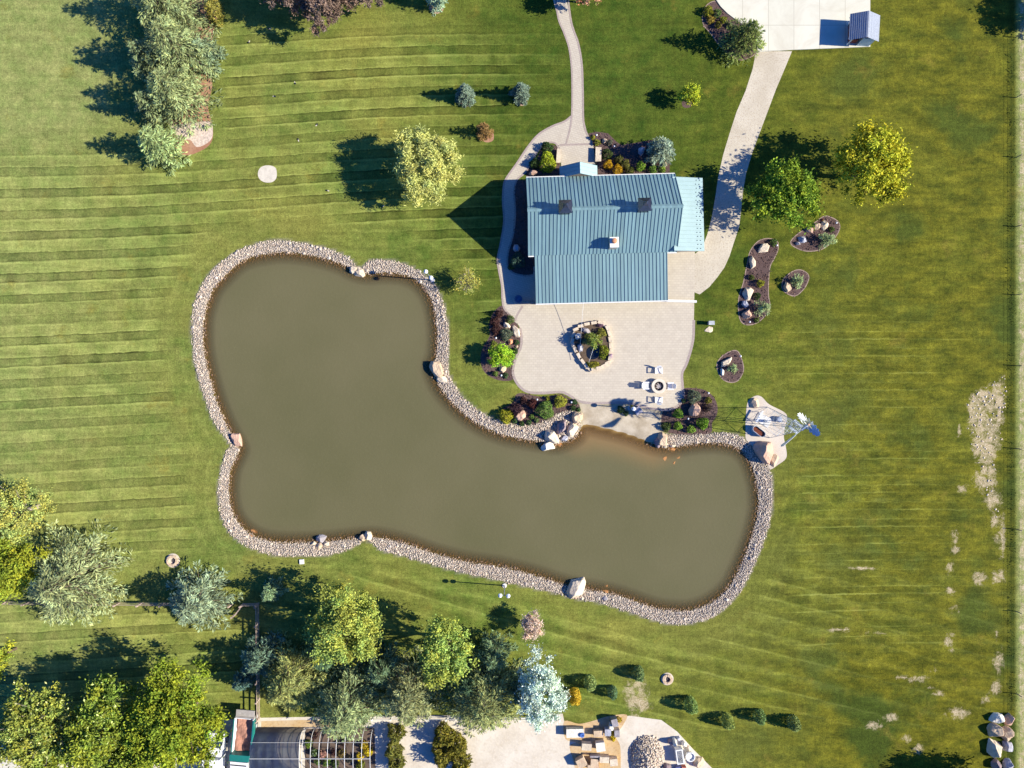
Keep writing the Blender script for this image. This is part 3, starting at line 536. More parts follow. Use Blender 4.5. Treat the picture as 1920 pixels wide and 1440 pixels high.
# ------------------------------------------------------------------ vegetation
BARK = simple('tree_bark', (.13, .095, .07), .9, .3, 3); GREYBARK = simple('pale_bark', (.34, .28, .24), .9, .25, 3)
def tri_quads(c, u, v_, s1, s2):
    """leaf blades: diamond quads; c centres, u long axis, v cross axis"""
    a = u * s1[:, None]; b = v_ * s2[:, None]
    return np.stack([c - a, c - b * .9 + a * .1, c + a, c + b * .9 + a * .1], 1).reshape(-1, 3)
def unit(v): return v / np.maximum(np.linalg.norm(v, axis=-1, keepdims=True), 1e-9)
def leaves(c, size, up=.6, elong=1.5, outward=None, tint=None, col=None):
    n = len(c); nrm = unit(RNG.normal(size=(n, 3)) + np.array([0, 0, 1.0]) * up * 1.6)
    u = RNG.normal(size=(n, 3)) if outward is None else outward + RNG.normal(size=(n, 3)) * .45
    u = unit(u - nrm * (u * nrm).sum(1)[:, None]); v_ = np.cross(nrm, u)
    s = size * RNG.uniform(.65, 1.35, n); return tri_quads(c, u, v_, s * elong * .6, s * .5)
def limbs(mb, base, tips, r0, z0):
    for t in tips:
        b = Vector(base) + Vector((0, 0, z0 * random.uniform(.55, 1.0))); m = b.lerp(Vector(t), .5) + Vector((random.uniform(-.2, .2), random.uniform(-.2, .2), random.uniform(.05, .35)))
        mb.tube(b, m, r0 * .42, r0 * .26, 6, cap=False); mb.tube(m, t, r0 * .26, r0 * .08, 5, cap=False)
def broadleaf(px, py, r, h, col, label, cat='tree', name='broadleaf_tree', rx=None, ry=None, leaf=.20, dens=1.0, clump=.30, var=.35, gap=.0, group=None, bark=None, trunk=.3, hue=.12, mix2=None, stretch=1.0, naked=0.0):
    trunk *= .5; leaf *= .78; h *= .92; clump *= .62; var *= .8; col = tuple(min(.7, q * 1.42) for q in col)
    rx, ry = (rx or r) / S, (ry or r) / S; zc = h * (.5 + trunk * .3); x, y = P(px, py, zc * .95); k_ = 1 - zc / CAMH; rx *= k_ * 1.06; ry *= k_ * 1.06; rz = h * (1 - trunk) / 2
    root = thing(name, label, cat, (x, y, 0), 0, group); zc = h - rz
    nc = int(80 * max(1, (rx * ry) ** .5 / 2)); nc = min(nc, 320); d = unit(RNG.normal(size=(nc, 3))); d[:, 2] = np.where(d[:, 2] < -.3, -d[:, 2], d[:, 2])
    rad = RNG.uniform(.15, 1.0, nc) ** .45 * .97; lob = 1 + .14 * np.sin(np.arctan2(d[:, 1], d[:, 0]) * 3 + px) + .1 * np.sin(np.arctan2(d[:, 1], d[:, 0]) * 7 + py)
    cc = d * rad[:, None] * np.array([rx, ry, rz]) * np.stack([lob, lob, np.ones(nc)], 1) + np.array([0, 0, zc])
    cr = clump * (rx * ry) ** .5 * RNG.uniform(.6, 1.25, nc)
    area = math.pi * rx * ry; nl = int(area * 270 * dens * (.20 / leaf) ** 2); w_ = cr ** 2; idx = RNG.choice(nc, nl, p=w_ / w_.sum())
    ld_ = unit(RNG.normal(size=(nl, 3))); rr_ = cr[idx] * np.abs(RNG.normal(0, .78, nl))
    p = cc[idx] + ld_ * rr_[:, None] * np.array([1, 1, .8]); p[:, 2] = np.maximum(p[:, 2], .25)
    ct = RNG.uniform(1 - var, 1 + var, nc); t = ct[idx] * RNG.uniform(.72, 1.28, nl); hu = RNG.uniform(-hue, hue, nc)[idx] + RNG.uniform(-hue, hue, nl) * .6
    tint = np.stack([t * (1 + hu * 1.6), t * (1 + hu * .2), t * (1 - hu * 1.4)], 1)
    if mix2 is not None:
        m_ = RNG.random(nl) < mix2[1]; tint[m_] = np.array(mix2[0]) * RNG.uniform(.8, 1.2, (m_.sum(), 1))
    V = leaves(p, leaf, .55, 1.5 * stretch)
    mb = MB(); tr = max(.06, .055 * (rx * ry) ** .5); mb.tube((0, 0, -.1), (0, 0, zc * .55), tr * 1.5, tr, 9, cap=False); sel = RNG.choice(nc, min(nc, 16), replace=False)
    mb.tube((0, 0, zc * .55), (.1, 0, zc + rz * .35), tr, tr * .35, 7, cap=False); limbs(mb, (0, 0, 0), [tuple(cc[i]) for i in sel], tr * 1.5, zc * .8)
    if naked:
        for i in range(int(naked)):
            a = random.uniform(0, 6.28); q = random.uniform(.5, .95); mb.tube((0, 0, zc * .5), (rx * q * math.cos(a), ry * q * math.sin(a), zc + rz * random.uniform(.2, .95)), .045, .02, 4, cap=False)
    mb.build('trunk', bark or BARK, root, True)
    raw_mesh('crown', V, 4, np.repeat(tint, 4, 0), leafmat('leaf_%02d_%02d_%02d' % tuple(int(q * 100) for q in col), col), root); return root
def conifer(px, py, r, h, col, label, cat='conifer', name='pine_tree', leaf=.20, dens=1.0, droop=.25, var=.3, power=.75, group=None, tipcol=1.35, rag=.22, base=.06):
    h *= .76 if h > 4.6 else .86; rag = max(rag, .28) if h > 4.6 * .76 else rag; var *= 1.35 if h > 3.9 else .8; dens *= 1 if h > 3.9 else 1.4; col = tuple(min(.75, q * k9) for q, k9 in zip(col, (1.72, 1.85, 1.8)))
    if leaf > .15: leaf = .155; dens *= 1.35
    zc = h * .32; x, y = P(px, py, zc); Rr = r / S * (1 - zc / CAMH) * (1.12 if r > 30 else 1.04); root = thing(name, label, cat, (x, y, 0), RNG.uniform(0, 6.28), group)
    C, U, T, SZ = [], [], [], []; mb = MB(); mb.tube((0, 0, -.1), (0, 0, h * .97), max(.05, h * .018), .02, 8, cap=False)
    nl = max(6, int(h / (.30 + .018 * h))); 
    for li in range(nl):
        f = li / nl; z = h * (base + (1 - base) * f); L0 = Rr * (1 - f) ** power + .12; nb = max(4, int(round((4 + 4.5 * (1 - f)) * (1 if Rr > 1.2 else .8)))); a0 = random.uniform(0, 6.28)
        for b in range(nb):
            a = a0 + 6.283 * b / nb + random.uniform(-.25, .25); L = L0 * random.uniform(1 - rag * 1.6, 1 + rag * .4); dz = -droop * L * random.uniform(.4, 1.1)
            if L < .15: L = .15
            dv = np.array([math.cos(a), math.sin(a), 0]); side = np.array([-dv[1], dv[0], 0]); bt = random.uniform(1 - var, 1 + var)
            if L > .5: mb.tube((0, 0, z), tuple(dv * L * .93 + np.array([0, 0, z + dz * .93])), max(.015, .018 * L), .008, 4, cap=False)
            m = max(5, int(L * 13 * dens * (.2 / leaf))); t = RNG.uniform(.12, 1.0, m) ** .8
            wd = L * .22 * np.sin(np.clip(t * 1.05, 0, 1) * 2.75) + .05; off = RNG.uniform(-1, 1, m)
            lift = .10 * L * np.sin(t * 3) + RNG.uniform(-.04, .10, m) * L ** .5
            c = dv[None] * (t * L)[:, None] + side[None] * (off * wd)[:, None] + np.stack([np.zeros(m), np.zeros(m), z + dz * t ** 1.4 + lift], 1)
            u = dv[None] * 1.0 + side[None] * (np.sign(off) * (.35 + .7 * np.abs(off)))[:, None]; u[:, 2] += .15
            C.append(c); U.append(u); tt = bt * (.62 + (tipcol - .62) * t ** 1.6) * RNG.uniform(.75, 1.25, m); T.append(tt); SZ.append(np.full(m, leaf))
    # leader tuft
    m = 14; C.append(np.stack([RNG.normal(0, .05, m), RNG.normal(0, .05, m), h - RNG.uniform(0, .5, m)], 1)); U.append(unit(RNG.normal(size=(m, 3)) + [0, 0, 1])); T.append(np.full(m, 1.2)); SZ.append(np.full(m, leaf))
    C, U, T, SZ = np.concatenate(C), np.concatenate(U), np.concatenate(T), np.concatenate(SZ); n = len(C)
    nrm = unit(np.array([[0, 0, 1.0]]) + RNG.normal(size=(n, 3)) * .55); U = unit(U + RNG.normal(size=(n, 3)) * .22); U = unit(U - nrm * (U * nrm).sum(1)[:, None]); Vv = np.cross(nrm, U)
    s = SZ * RNG.uniform(.7, 1.4, n); V = tri_quads(C, U, Vv, s * 1.45, s * .34); hu = RNG.uniform(-.1, .1, n)
    tint = np.stack([T * (1 + hu), T, T * (1 - hu)], 1)
    mb.build('trunk', BARK, root, True)
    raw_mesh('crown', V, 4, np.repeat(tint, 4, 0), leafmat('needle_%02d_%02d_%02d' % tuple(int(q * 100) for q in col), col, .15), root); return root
def shrub(px, py, r, h, col, label, name='shrub', leaf=.09, dens=1.0, var=.3, group='shrubs planted in the mulch beds', ry=None, spiky=False, cat='shrub', flower=None, bumpy=.12):
    r1, r2 = r / S, (ry or r) / S; x, y = P(px, py, h * .5); area = math.pi * r1 * r2; n = int(max(70, area * 420 * dens * (.09 / leaf) ** 2 * (1 + h / max(r1, .2) * .35)))
    d = unit(RNG.normal(size=(n, 3))); d[:, 2] = np.abs(d[:, 2]); az = np.arctan2(d[:, 1], d[:, 0]); lob = 1 + bumpy * np.sin(az * 3 + px) + bumpy * .7 * np.sin(az * 5 + d[:, 2] * 5 + py)
    q = RNG.uniform(.45, 1.0, n) ** .4 * lob; p = d * q[:, None] * np.array([r1, r2, h]); 
    if spiky: out = d * np.array([1, 1, .9])
    else: out = None
    cl = vnoise(p, 9.0, int(px)) * .5; t = (1 + var * cl * 1.4) * RNG.uniform(.7, 1.3, n); hu = RNG.uniform(-.12, .12, n)
    tint = np.stack([t * (1 + hu), t, t * (1 - hu)], 1)
    if flower is not None: m_ = RNG.random(n) < flower[1]; tint[m_] = np.array(flower[0])
    V = leaves(p + [0, 0, .03], leaf, .5, 1.4 if not spiky else 2.6, outward=out)
    o = raw_mesh(name, V, 4, np.repeat(tint, 4, 0), leafmat('leaf_%02d_%02d_%02d' % tuple(int(q_ * 100) for q_ in col), col, .2)); o.location = (x, y, 0)
    return tag(o, label, cat, group)
PINE = (.165, .180, .080); PINE2 = (.125, .145, .070); SPR = (.130, .160, .095); OLIVE = (.135, .155, .050); DKP = (.055, .085, .045)
g4 = 'pines in the top left clump'
conifer(312, 10, 76, 11, PINE, 'tall pale green pine at the top edge of the left clump', group=g4)
conifer(335, 92, 78, 11, PINE, 'broad pale green pine, second from the top of the left clump', group=g4)
conifer(330, 172, 66, 10, PINE, 'pale green pine, third from the top of the left clump', group=g4)
conifer(301, 272, 47, 8, (.175, .205, .085), 'lowest yellow green pine of the left clump, by the pink gravel', group=g4)
conifer(384, 100, 33, 5.5, SPR, 'small grey green pine on the right side of the left clump', group=g4)
conifer(278, 112, 40, 8, PINE2, 'darker pine on the left flank of the left clump', group=g4)
conifer(285, 200, 34, 7, PINE2, 'dim low pine on the left flank of the clump, above the lowest pine', group=g4)
shrub(400, 18, 14, 2.5, (.30, .27, .06), 'yellow shrub at the top edge beside the pine clump', ry=26, leaf=.14, group='loose garden shrubs')
g5 = 'conifers beside the lower left fence'
conifer(136, 1088, 112, 11, (.180, .190, .090), 'huge spreading pale green pine at the lower left', group=g5, rag=.3)
conifer(374, 1126, 70, 8.5, (.155, .180, .110), 'blue green pine between the wooden gate and the giant pine', group=g5, rag=.25)
g6 = 'evergreens in the bottom tree belt'
conifer(548, 1272, 72, 10.5, (.165, .165, .055), 'olive spruce north of the covered hoop house', group=g6, droop=.3)
conifer(655, 1316, 86, 11, (.145, .165, .075), 'green spruce overhanging the bare hoop frames', group=g6, droop=.3)
conifer(768, 1298, 74, 10.5, (.165, .165, .075), 'grey olive spruce in the middle of the bottom belt', group=g6, droop=.3)
conifer(908, 1306, 88, 11, (.160, .165, .065), 'large olive spruce hanging over the sandy yard', group=g6, droop=.3)
conifer(490, 1232, 42, 7, (.085, .12, .08), 'dark bluish spruce shading the post and rail fence', group=g6)
conifer(612, 1222, 40, 8, DKP, 'dark spruce between the olive spruce and the light maple', group=g6)
conifer(715, 1248, 44, 8, (.075, .105, .055), 'dark spruce between the two light green maples', group=g6)
conifer(922, 1225, 40, 7.5, (.09, .12, .06), 'mid green spruce right of the second light maple', group=g6)
conifer(880, 1270, 40, 8, DKP, 'dark spruce behind the large olive spruce', group=g6)
conifer(512, 1108, 22, 6, (.12, .16, .08), 'slim green spruce rising from shade above the rail fence', group=g6)
conifer(975, 1285, 36, 8, (.06, .085, .05), 'dark spruce in the shade of the silver poplar', group=g6)
conifer(455, 1275, 20, 4, (.07, .11, .085), 'low bluish spruce left of the olive spruce', group=g6)
g7 = 'small spruces on the upper lawn'
conifer(872, 176, 19, 3.9, (.105, .130, .095), 'blue grey spruce, left one of the pair on the upper lawn', name='spruce_tree', leaf=.11, group=g7, dens=2.4, power=.8, rag=.1)
conifer(977, 174, 20, 4.1, (.105, .130, .095), 'blue grey spruce, right one of the pair nearest the front walk', name='spruce_tree', leaf=.11, group=g7, dens=2.4, power=.8, rag=.1)
conifer(908, 246, 17, 3.0, (.14, .08, .03), 'rusty brown dying spruce below the blue pair', name='spruce_tree', leaf=.12, group=g7, dens=1.2, power=.6)
conifer(1396, 72, 44, 7.5, (.085, .100, .028), 'dark drooping spruce beside the concrete slab', name='spruce_tree', rag=.4, droop=.45, dens=.8, tipcol=1.6, group='garden spruces')
conifer(1238, 284, 30, 5.0, (.14, .165, .12), 'silver green spruce at the upper right of the house bed', name='spruce_tree', leaf=.15, power=.5, group='garden spruces')
conifer(818, -4, 20, 4.5, (.20, .25, .17), 'grey green spruce cut off by the top edge', name='spruce_tree', leaf=.14, power=.55, group='garden spruces')
for (a, b, c, d, e, l) in [(1297,1326,15,3.2,(.12,.17,.05),'first small arborvitae from the left in the lower right row'),(1366,1356,14,3.0,(.16,.19,.05),'second arborvitae of the lower right row, with yellowish tips'),(1426,1347,13,2.9,(.10,.15,.05),'third arborvitae of the lower right row, standing slightly higher'),(1491,1359,14,2.9,(.12,.15,.05),'rightmost arborvitae of the lower right row'),
                        (1107,1284,14,3.0,(.15,.19,.06),'light arborvitae above the golden one'),(1149,1301,12,2.5,(.08,.13,.06),'dark small arborvitae left of the bare stony patch'),(1198,1266,14,2.6,(.09,.13,.05),'arborvitae at the top of the bare stony patch'),(1078,1310,15,3.2,(.32,.22,.02),'golden yellow arborvitae beside the silver poplar')]:
    shrub(a, b, c * .84, d * .66, tuple(min(.7, q * 1.9) for q in e), l, name='arborvitae', leaf=.10, dens=1.3, bumpy=.05, ry=c * 1.0, group='small arborvitae on the lower lawn', cat='arborvitae')
g8 = 'leafy trees standing on the lawn'
broadleaf(799, 311, 57, 6.2, (.40, .41, .13), 'pale yellow green willow on the striped lawn left of the house', name='willow_tree', leaf=.115, clump=.2, dens=.75, var=.14, hue=.05, group=g8, stretch=2.2, ry=66)
broadleaf(1625, 315, 70, 8.0, (.34, .33, .025), 'bright yellow green tree right of the driveway', group=g8, leaf=.22, hue=.07, clump=.25, dens=.9)
broadleaf(1468, 371, 59, 7.2, (.155, .225, .022), 'round mid green tree between driveway and the yellow tree', group=g8, leaf=.22, clump=.26)
broadleaf(877, 528, 21, 2.9, (.36, .34, .08), 'little yellow leafed tree with bare grey twigs near the upper pond', leaf=.10, dens=.16, clump=.5, bark=GREYBARK, naked=46, group='young trees', ry=24)
broadleaf(1293, 179, 18, 3.0, (.32, .36, .03), 'young lime green tree in a ring of mulch on the upper lawn', leaf=.12, clump=.35, group='young trees')
broadleaf(997, 1174, 19, 3.3, (.50, .38, .31), 'small pink blossoming tree below the lower shore', name='blossom_tree', leaf=.11, dens=.8, clump=.3, ry=27, naked=20, bark=GREYBARK, group='young trees', hue=.03)
broadleaf(1014, 1290, 44, 9.0, (.40, .46, .40), 'silver white leafed poplar at the right end of the bottom belt', name='poplar_tree', ry=66, leaf=.17, dens=.95, clump=.22, var=.4, hue=.05, group='leafy trees of the bottom belt', mix2=((1.6, 1.6, 1.6), .25))
broadleaf(650, 1168, 64, 8.5, (.27, .31, .065), 'light green maple with grey limbs, upper left of the bottom belt', leaf=.18, clump=.24, dens=.9, group='leafy trees of the bottom belt', ry=74)
broadleaf(838, 1217, 47, 8.5, (.27, .33, .07), 'light green maple right of the middle of the bottom belt', leaf=.18, clump=.26, dens=.9, group='leafy trees of the bottom belt', ry=62)
broadleaf(336, 1345, 84, 9.5, (.185, .23, .022), 'large bright green maple beside the dump truck', leaf=.22, clump=.20, group='maples at the lower left', ry=98)
broadleaf(205, 1365, 64, 9.0, (.17, .215, .028), 'green maple in the middle of the lower left trio', leaf=.22, clump=.22, group='maples at the lower left', ry=90, mix2=((2.6, 2.3, 6.0), .05))
broadleaf(84, 1352, 76, 8.5, (.20, .235, .045), 'leftmost maple of the trio, with pale twiggy patches', leaf=.22, clump=.22, dens=.8, group='maples at the lower left', naked=25, bark=GREYBARK, ry=72, mix2=((2.2, 1.9, 4.0), .06))
broadleaf(262, 1422, 54, 7.5, (.20, .24, .03), 'low green maple in front of the lower left trio at the bottom edge', leaf=.22, clump=.22, group='maples at the lower left')
broadleaf(110, 1425, 50, 6.5, (.20, .24, .035), 'low bushy maple at the bottom left near the concrete strip', leaf=.2, clump=.25, group='maples at the lower left', ry=36)
g9 = 'trees cut by the left edge'
broadleaf(32, 960, 58, 7.5, (.27, .29, .075), 'pale green tree at the left edge below the striped lawn', leaf=.17, clump=.25, dens=.75, group=g9, naked=25, bark=GREYBARK)
broadleaf(20, 1055, 62, 7.5, (.22, .25, .025), 'yellow green tree at the left edge beside the giant pine', leaf=.2, clump=.25, group=g9)
broadleaf(-6, 1235, 34, 6.5, (.24, .27, .03), 'green tree barely showing at the left edge above the maples', leaf=.18, clump=.3, group=g9)
g10 = 'trees cut by the top edge'
broadleaf(540, -22, 48, 6.5, (.150, .105, .082), 'left dusky purple brown tree at the top edge', leaf=.15, clump=.25, group=g10, hue=.05, stretch=1.5)
broadleaf(610, 2, 50, 6.5, (.165, .115, .090), 'middle dusky purple brown tree at the top edge, hanging lowest', leaf=.15, clump=.22, group=g10, hue=.05, stretch=1.5)
broadleaf(688, -20, 36, 5.5, (.165, .12, .092), 'right dusky purple brown tree at the top edge', leaf=.15, clump=.25, group=g10, hue=.05, stretch=1.5)
broadleaf(1100, -14, 30, 4.5, (.42, .20, .13), 'coral pink leafed shrub tree at the top edge beside the walk', leaf=.15, clump=.25, group=g10, mix2=((.5, 1.1, .5), .35))
broadleaf(2050, 8, 40, 7, (.10, .13, .03), 'tree beyond the top right corner beside the wire fence', leaf=.2, clump=.3, group='trees just outside the right and bottom edges')
broadleaf(1885, 1512, 70, 7, (.12, .15, .03), 'tree below the lower right corner', leaf=.22, clump=.25, group='trees just outside the right and bottom edges')
broadleaf(1110, -62, 40, 6, (.12, .16, .03), 'green tree above the top edge beside the walk', leaf=.2, clump=.25, group='trees just outside the top edge')
broadleaf(880, -50, 46, 7, (.12, .16, .03), 'green tree above the top edge beside the grey spruce', leaf=.2, clump=.25, group='trees just outside the top edge')
GL = (.075, .115, .030)
MAR = (.075, .035, .032); YG = (.30, .30, .035); RG = (.075, .14, .05); LG = (.20, .33, .04); DG = (.055, .10, .03); GG = (.16, .19, .12)
for a in [
 (936,588,7,1.0,MAR,'maroon shrub, topmost of three in the bed left of the patio'),(928,603,9,1.1,MAR,'maroon shrub, middle of three in the bed left of the patio'),(930,619,9,1.1,MAR,'maroon shrub, lowest of three in the bed left of the patio'),
 (957,599,8,.6,(.13,.17,.06),'olive low shrub at the top right of the bed left of the patio'),(949,627,12,.9,GG,'grey green shrub beside the long slab left of the patio'),(969,642,5,.4,RG,'small clipped green ball beside the orange red rock'),(926,645,6,.7,(.2,.23,.04),'small yellow green shrub above the lime bush left of the patio'),
 (965,658,6,.5,DG,'dark green shrub between the lime bush and the patio'),(954,684,4,.4,LG,'small lime ball at the foot of the lime bush'),(929,701,5,.6,(.13,.2,.04),'small green mound at the bottom of the bed left of the patio'),(948,704,5,.4,RG,'clipped green ball beside the tan boulder left of the patio'),
 (982,751,7,.9,MAR,'small maroon shrub at the upper left of the bed by the beach rocks'),(998,758,9,1.0,(.10,.035,.03),'red maroon shrub in the middle of the bed by the beach rocks'),(967,768,12,1.1,(.07,.035,.045),'wide dark purple shrub above the peach boulder'),(949,780,14,1.1,(.34,.33,.03),'yellow green shrub at the left end of the bed by the beach rocks'),
 (1022,769,17,1.3,(.17,.27,.06),'biggest mid green shrub of the bed by the beach rocks'),(1051,753,12,1.0,(.36,.36,.05),'round yellow shrub at the right of the bed by the beach rocks'),(965,789,5,.4,RG,'first clipped green ball from the left along the lower bed edge'),(978,794,5,.4,DG,'second clipped ball along the lower bed edge, under the peach boulder'),
 (992,792,5,.4,(.08,.15,.05),'third clipped green ball along the lower bed edge'),(1006,788,5,.4,(.14,.2,.07),'fourth clipped green ball along the lower bed edge, beside the big green shrub'),(997,781,5,.4,(.14,.22,.05),'small bright mound between the balls and the big green shrub'),(1078,754,5,.5,RG,'upper clipped ball at the right tip of the bed by the beach rocks'),
 (1075,765,5,.5,DG,'lower left dark ball at the right tip of the bed by the beach rocks'),(1085,768,4,.4,(.05,.12,.03),'lowest little ball beside the beach path'),(1027,747,4,.5,YG,'tiny yellow green shrub at the top of the bed by the beach rocks'),
 (1302,744,13,1.1,GG,'grey green shrub above the pink boulder right of the fire pit'),(1282,752,4,.4,RG,'small clipped ball left of the grey green shrub, right of the fire pit'),(1329,751,6,.7,(.2,.19,.03),'olive yellow tuft at the upper right of the fire pit bed'),(1327,765,8,.6,(.10,.07,.06),'sparse brown purple shrub right of the pink boulder'),
 (1273,776,9,1.2,LG,'bright lime shrub nearest the patio in the fire pit bed'),(1319,794,11,1.3,(.18,.32,.03),'largest lime shrub at the right of the fire pit bed'),(1272,799,8,1.0,LG,'lime shrub at the lower left of the fire pit bed'),(1297,805,8,1.0,(.22,.34,.05),'lime shrub at the bottom middle of the fire pit bed'),(1250,800,9,.8,(.09,.13,.035),'dark green shrub beside the right beach boulder'),
 (1026,276,11,.9,DG,'dark green low shrub above the lime bush by the front door'),(1003,306,10,.9,(.06,.1,.03),'dark shrub left of the lime bush by the front door'),(1112,258,4,.5,YG,'small yellow green tuft beside the front walk'),(1120,267,6,.5,(.26,.27,.04),'yellow green mound beside the right stone bench'),
 (1143,267,6,.5,(.15,.16,.12),'grey shrub beside the tan stone right of the front walk'),(1139,288,10,.9,(.07,.10,.03),'dark green shrub right of the right stone bench'),(1141,308,9,1.0,(.55,.33,.02),'orange gold shrub, left of the pair beside the door roof'),(1159,317,9,1.0,(.56,.34,.02),'orange gold shrub, right of the pair beside the door roof'),
 (1161,299,9,.8,(.13,.13,.035),'olive shrub above the right gold shrub'),(1173,308,9,.8,(.17,.17,.04),'olive shrub right of the right gold shrub'),(1181,320,9,.7,(.12,.13,.03),'olive shrub against the house eave'),(1202,311,9,.9,LG,'lime shrub, first of three along the eave under the silver spruce'),
 (1224,317,8,.8,(.17,.28,.05),'lime shrub, second of three along the eave under the silver spruce'),(1242,316,7,.7,(.22,.33,.05),'lime shrub, third of three along the eave at the house corner'),(971,488,15,1.5,(.06,.11,.08),'dark blue green shrub in the shaded bed west of the house'),(958,500,6,.5,DG,'low dark shrub at the bottom of the shaded west bed'),
 (1560,430,5,.5,(.09,.14,.03),'small green clump at the right edge of the kidney shaped bed'),(1427,531,7,.8,YG,'yellow green shrub midway in the long narrow bed'),(1410,520,5,.5,(.10,.13,.03),'low green clump left of the yellow shrub in the long bed'),(1420,555,7,.6,DG,'dark green shrub beside the tall cream boulder'),
 (1419,600,5,.4,(.11,.16,.03),'low green clump at the bottom of the long narrow bed'),(1451,454,7,.5,(.10,.16,.04),'green clump at the top right of the long narrow bed'),
 (1329,20,10,.9,(.27,.27,.03),'yellow green shrub at the top left of the bed by the concrete slab'),(1345,24,8,.8,(.13,.20,.06),'mid green shrub in the bed by the concrete slab'),(1357,36,6,.6,(.22,.25,.03),'narrow yellow green shrub in the bed by the concrete slab'),(1347,46,6,.6,(.20,.18,.03),'olive tuft above the spruce shadow by the concrete slab'),
 (1370,47,5,.5,(.20,.23,.13),'pale clipped ball, left one beside the concrete slab'),(1378,51,5,.5,(.18,.22,.13),'pale clipped ball, right one beside the concrete slab'),(1333,36,8,.5,(.33,.25,.05),'yellowing low plant at the left of the bed by the concrete slab')]:
    shrub(*a)
shrub(1027, 303, 15, 1.5, (.36, .42, .03), 'large lime yellow bush between the front door and the curved walk', ry=20, leaf=.12)
broadleaf(938, 667, 22, 2.6, (.26, .40, .03), 'large lime green bush tree in the bed left of the patio', leaf=.11, clump=.3, trunk=.25, group='shrubs planted in the mulch beds')
for a in [(1552,450,16,2.0,'wispy grey green pine in the kidney shaped bed'),(1432,577,15,2.2,'wispy pine at the lower right of the long narrow bed'),(1496,527,13,2.0,'wispy pine in the smallest oval bed'),(1374,690,9,1.4,'wispy little pine in the teardrop bed')]:
    conifer(a[0], a[1], a[2], a[3], (.17, .20, .09), a[4], name='dwarf_pine', leaf=.11, dens=.7, rag=.5, power=.5, group='wispy pines in the round beds')
for i, a in enumerate([(742,1378,16,1.8,'olive juniper, upper one of the left yard row'),(738,1408,15,1.8,'olive juniper, middle one of the left yard row'),(742,1434,15,1.8,'olive juniper, lowest one of the left yard row'),(832,1382,20,2.0,'olive juniper, upper left of the right yard row'),(858,1400,17,1.8,'olive juniper, upper right of the right yard row'),(830,1420,19,2.0,'olive juniper, lower left of the right yard row'),(862,1432,18,1.8,'olive juniper, lower right of the right yard row')]):
    shrub(a[0], a[1], a[2], a[3], (.20, .185, .03) if i > 2 else (.17, .17, .035), a[4], name='juniper', leaf=.14, spiky=True, group='junipers in the sandy yard', bumpy=.2)
for a in [(1150,1376,(.50,.38,.02),10,14,'yellow flowering weed clump beside the cobble heap'),(1160,1350,(.45,.33,.03),10,5,'yellow weed clump at the top of the stone yard')]:
    shrub(a[0], a[1], a[3] * .7, .5, a[2], a[5], name='weed_clump', ry=a[4], leaf=.12, group='weeds in the stone yard', cat='weeds')
# tall ditch grass along the wire fence
ny_ = 2300; yy = RNG.uniform(-47, 47, ny_); xx = (1898 - 960) / S + RNG.normal(0, .13, ny_) + .12 * np.sin(yy * .3); kk = RNG.random(ny_) < (.55 + .45 * np.sin(yy * .9) * np.sin(yy * .23)); xx, yy = xx[kk], yy[kk]; n = len(xx)
c = np.stack([xx, yy, RNG.uniform(.05, .35, n)], 1); t = RNG.uniform(.6, 1.3, n)
tag(raw_mesh('ditch_grass', leaves(c, .075, .1, 2.2, outward=np.tile([0, 0, 1.0], (n, 1))), 4, np.repeat(np.stack([t, t, t], 1), 4, 0), leafmat('ditch_grass', (.075, .11, .02))), 'strip of tall dark grass along the wire fence', 'grass', kind='stuff')
# loose bark chips scattered over every bed (uncountable)
cx_, cy_ = [], []
for nm, pts in BEDS:
    q = np.array(PL(pts)); n = int((np.ptp(q[:, 0]) * np.ptp(q[:, 1])) * 26); a_ = RNG.uniform(q[:, 0].min() - .2, q[:, 0].max() + .2, n); b_ = RNG.uniform(q[:, 1].min() - .2, q[:, 1].max() + .2, n)
    k = sdf(a_, b_, [tuple(p) for p in q]) > RNG.uniform(-.22, .3, n); cx_.append(a_[k]); cy_.append(b_[k])
cx_, cy_ = np.concatenate(cx_), np.concatenate(cy_); n = len(cx_); c = np.stack([cx_, cy_, RNG.uniform(.02, .06, n)], 1); t = RNG.uniform(.4, 2.2, n)
tag(raw_mesh('bark_chips', leaves(c, .10, 1.2, 1.6), 4, np.repeat(np.stack([t, t * .95, t * .9], 1), 4, 0), simple('bark_chip', (.10, .062, .052), .9, .3, 4)), 'loose dark bark chips strewn over the mulch beds', 'bark chips', kind='stuff')
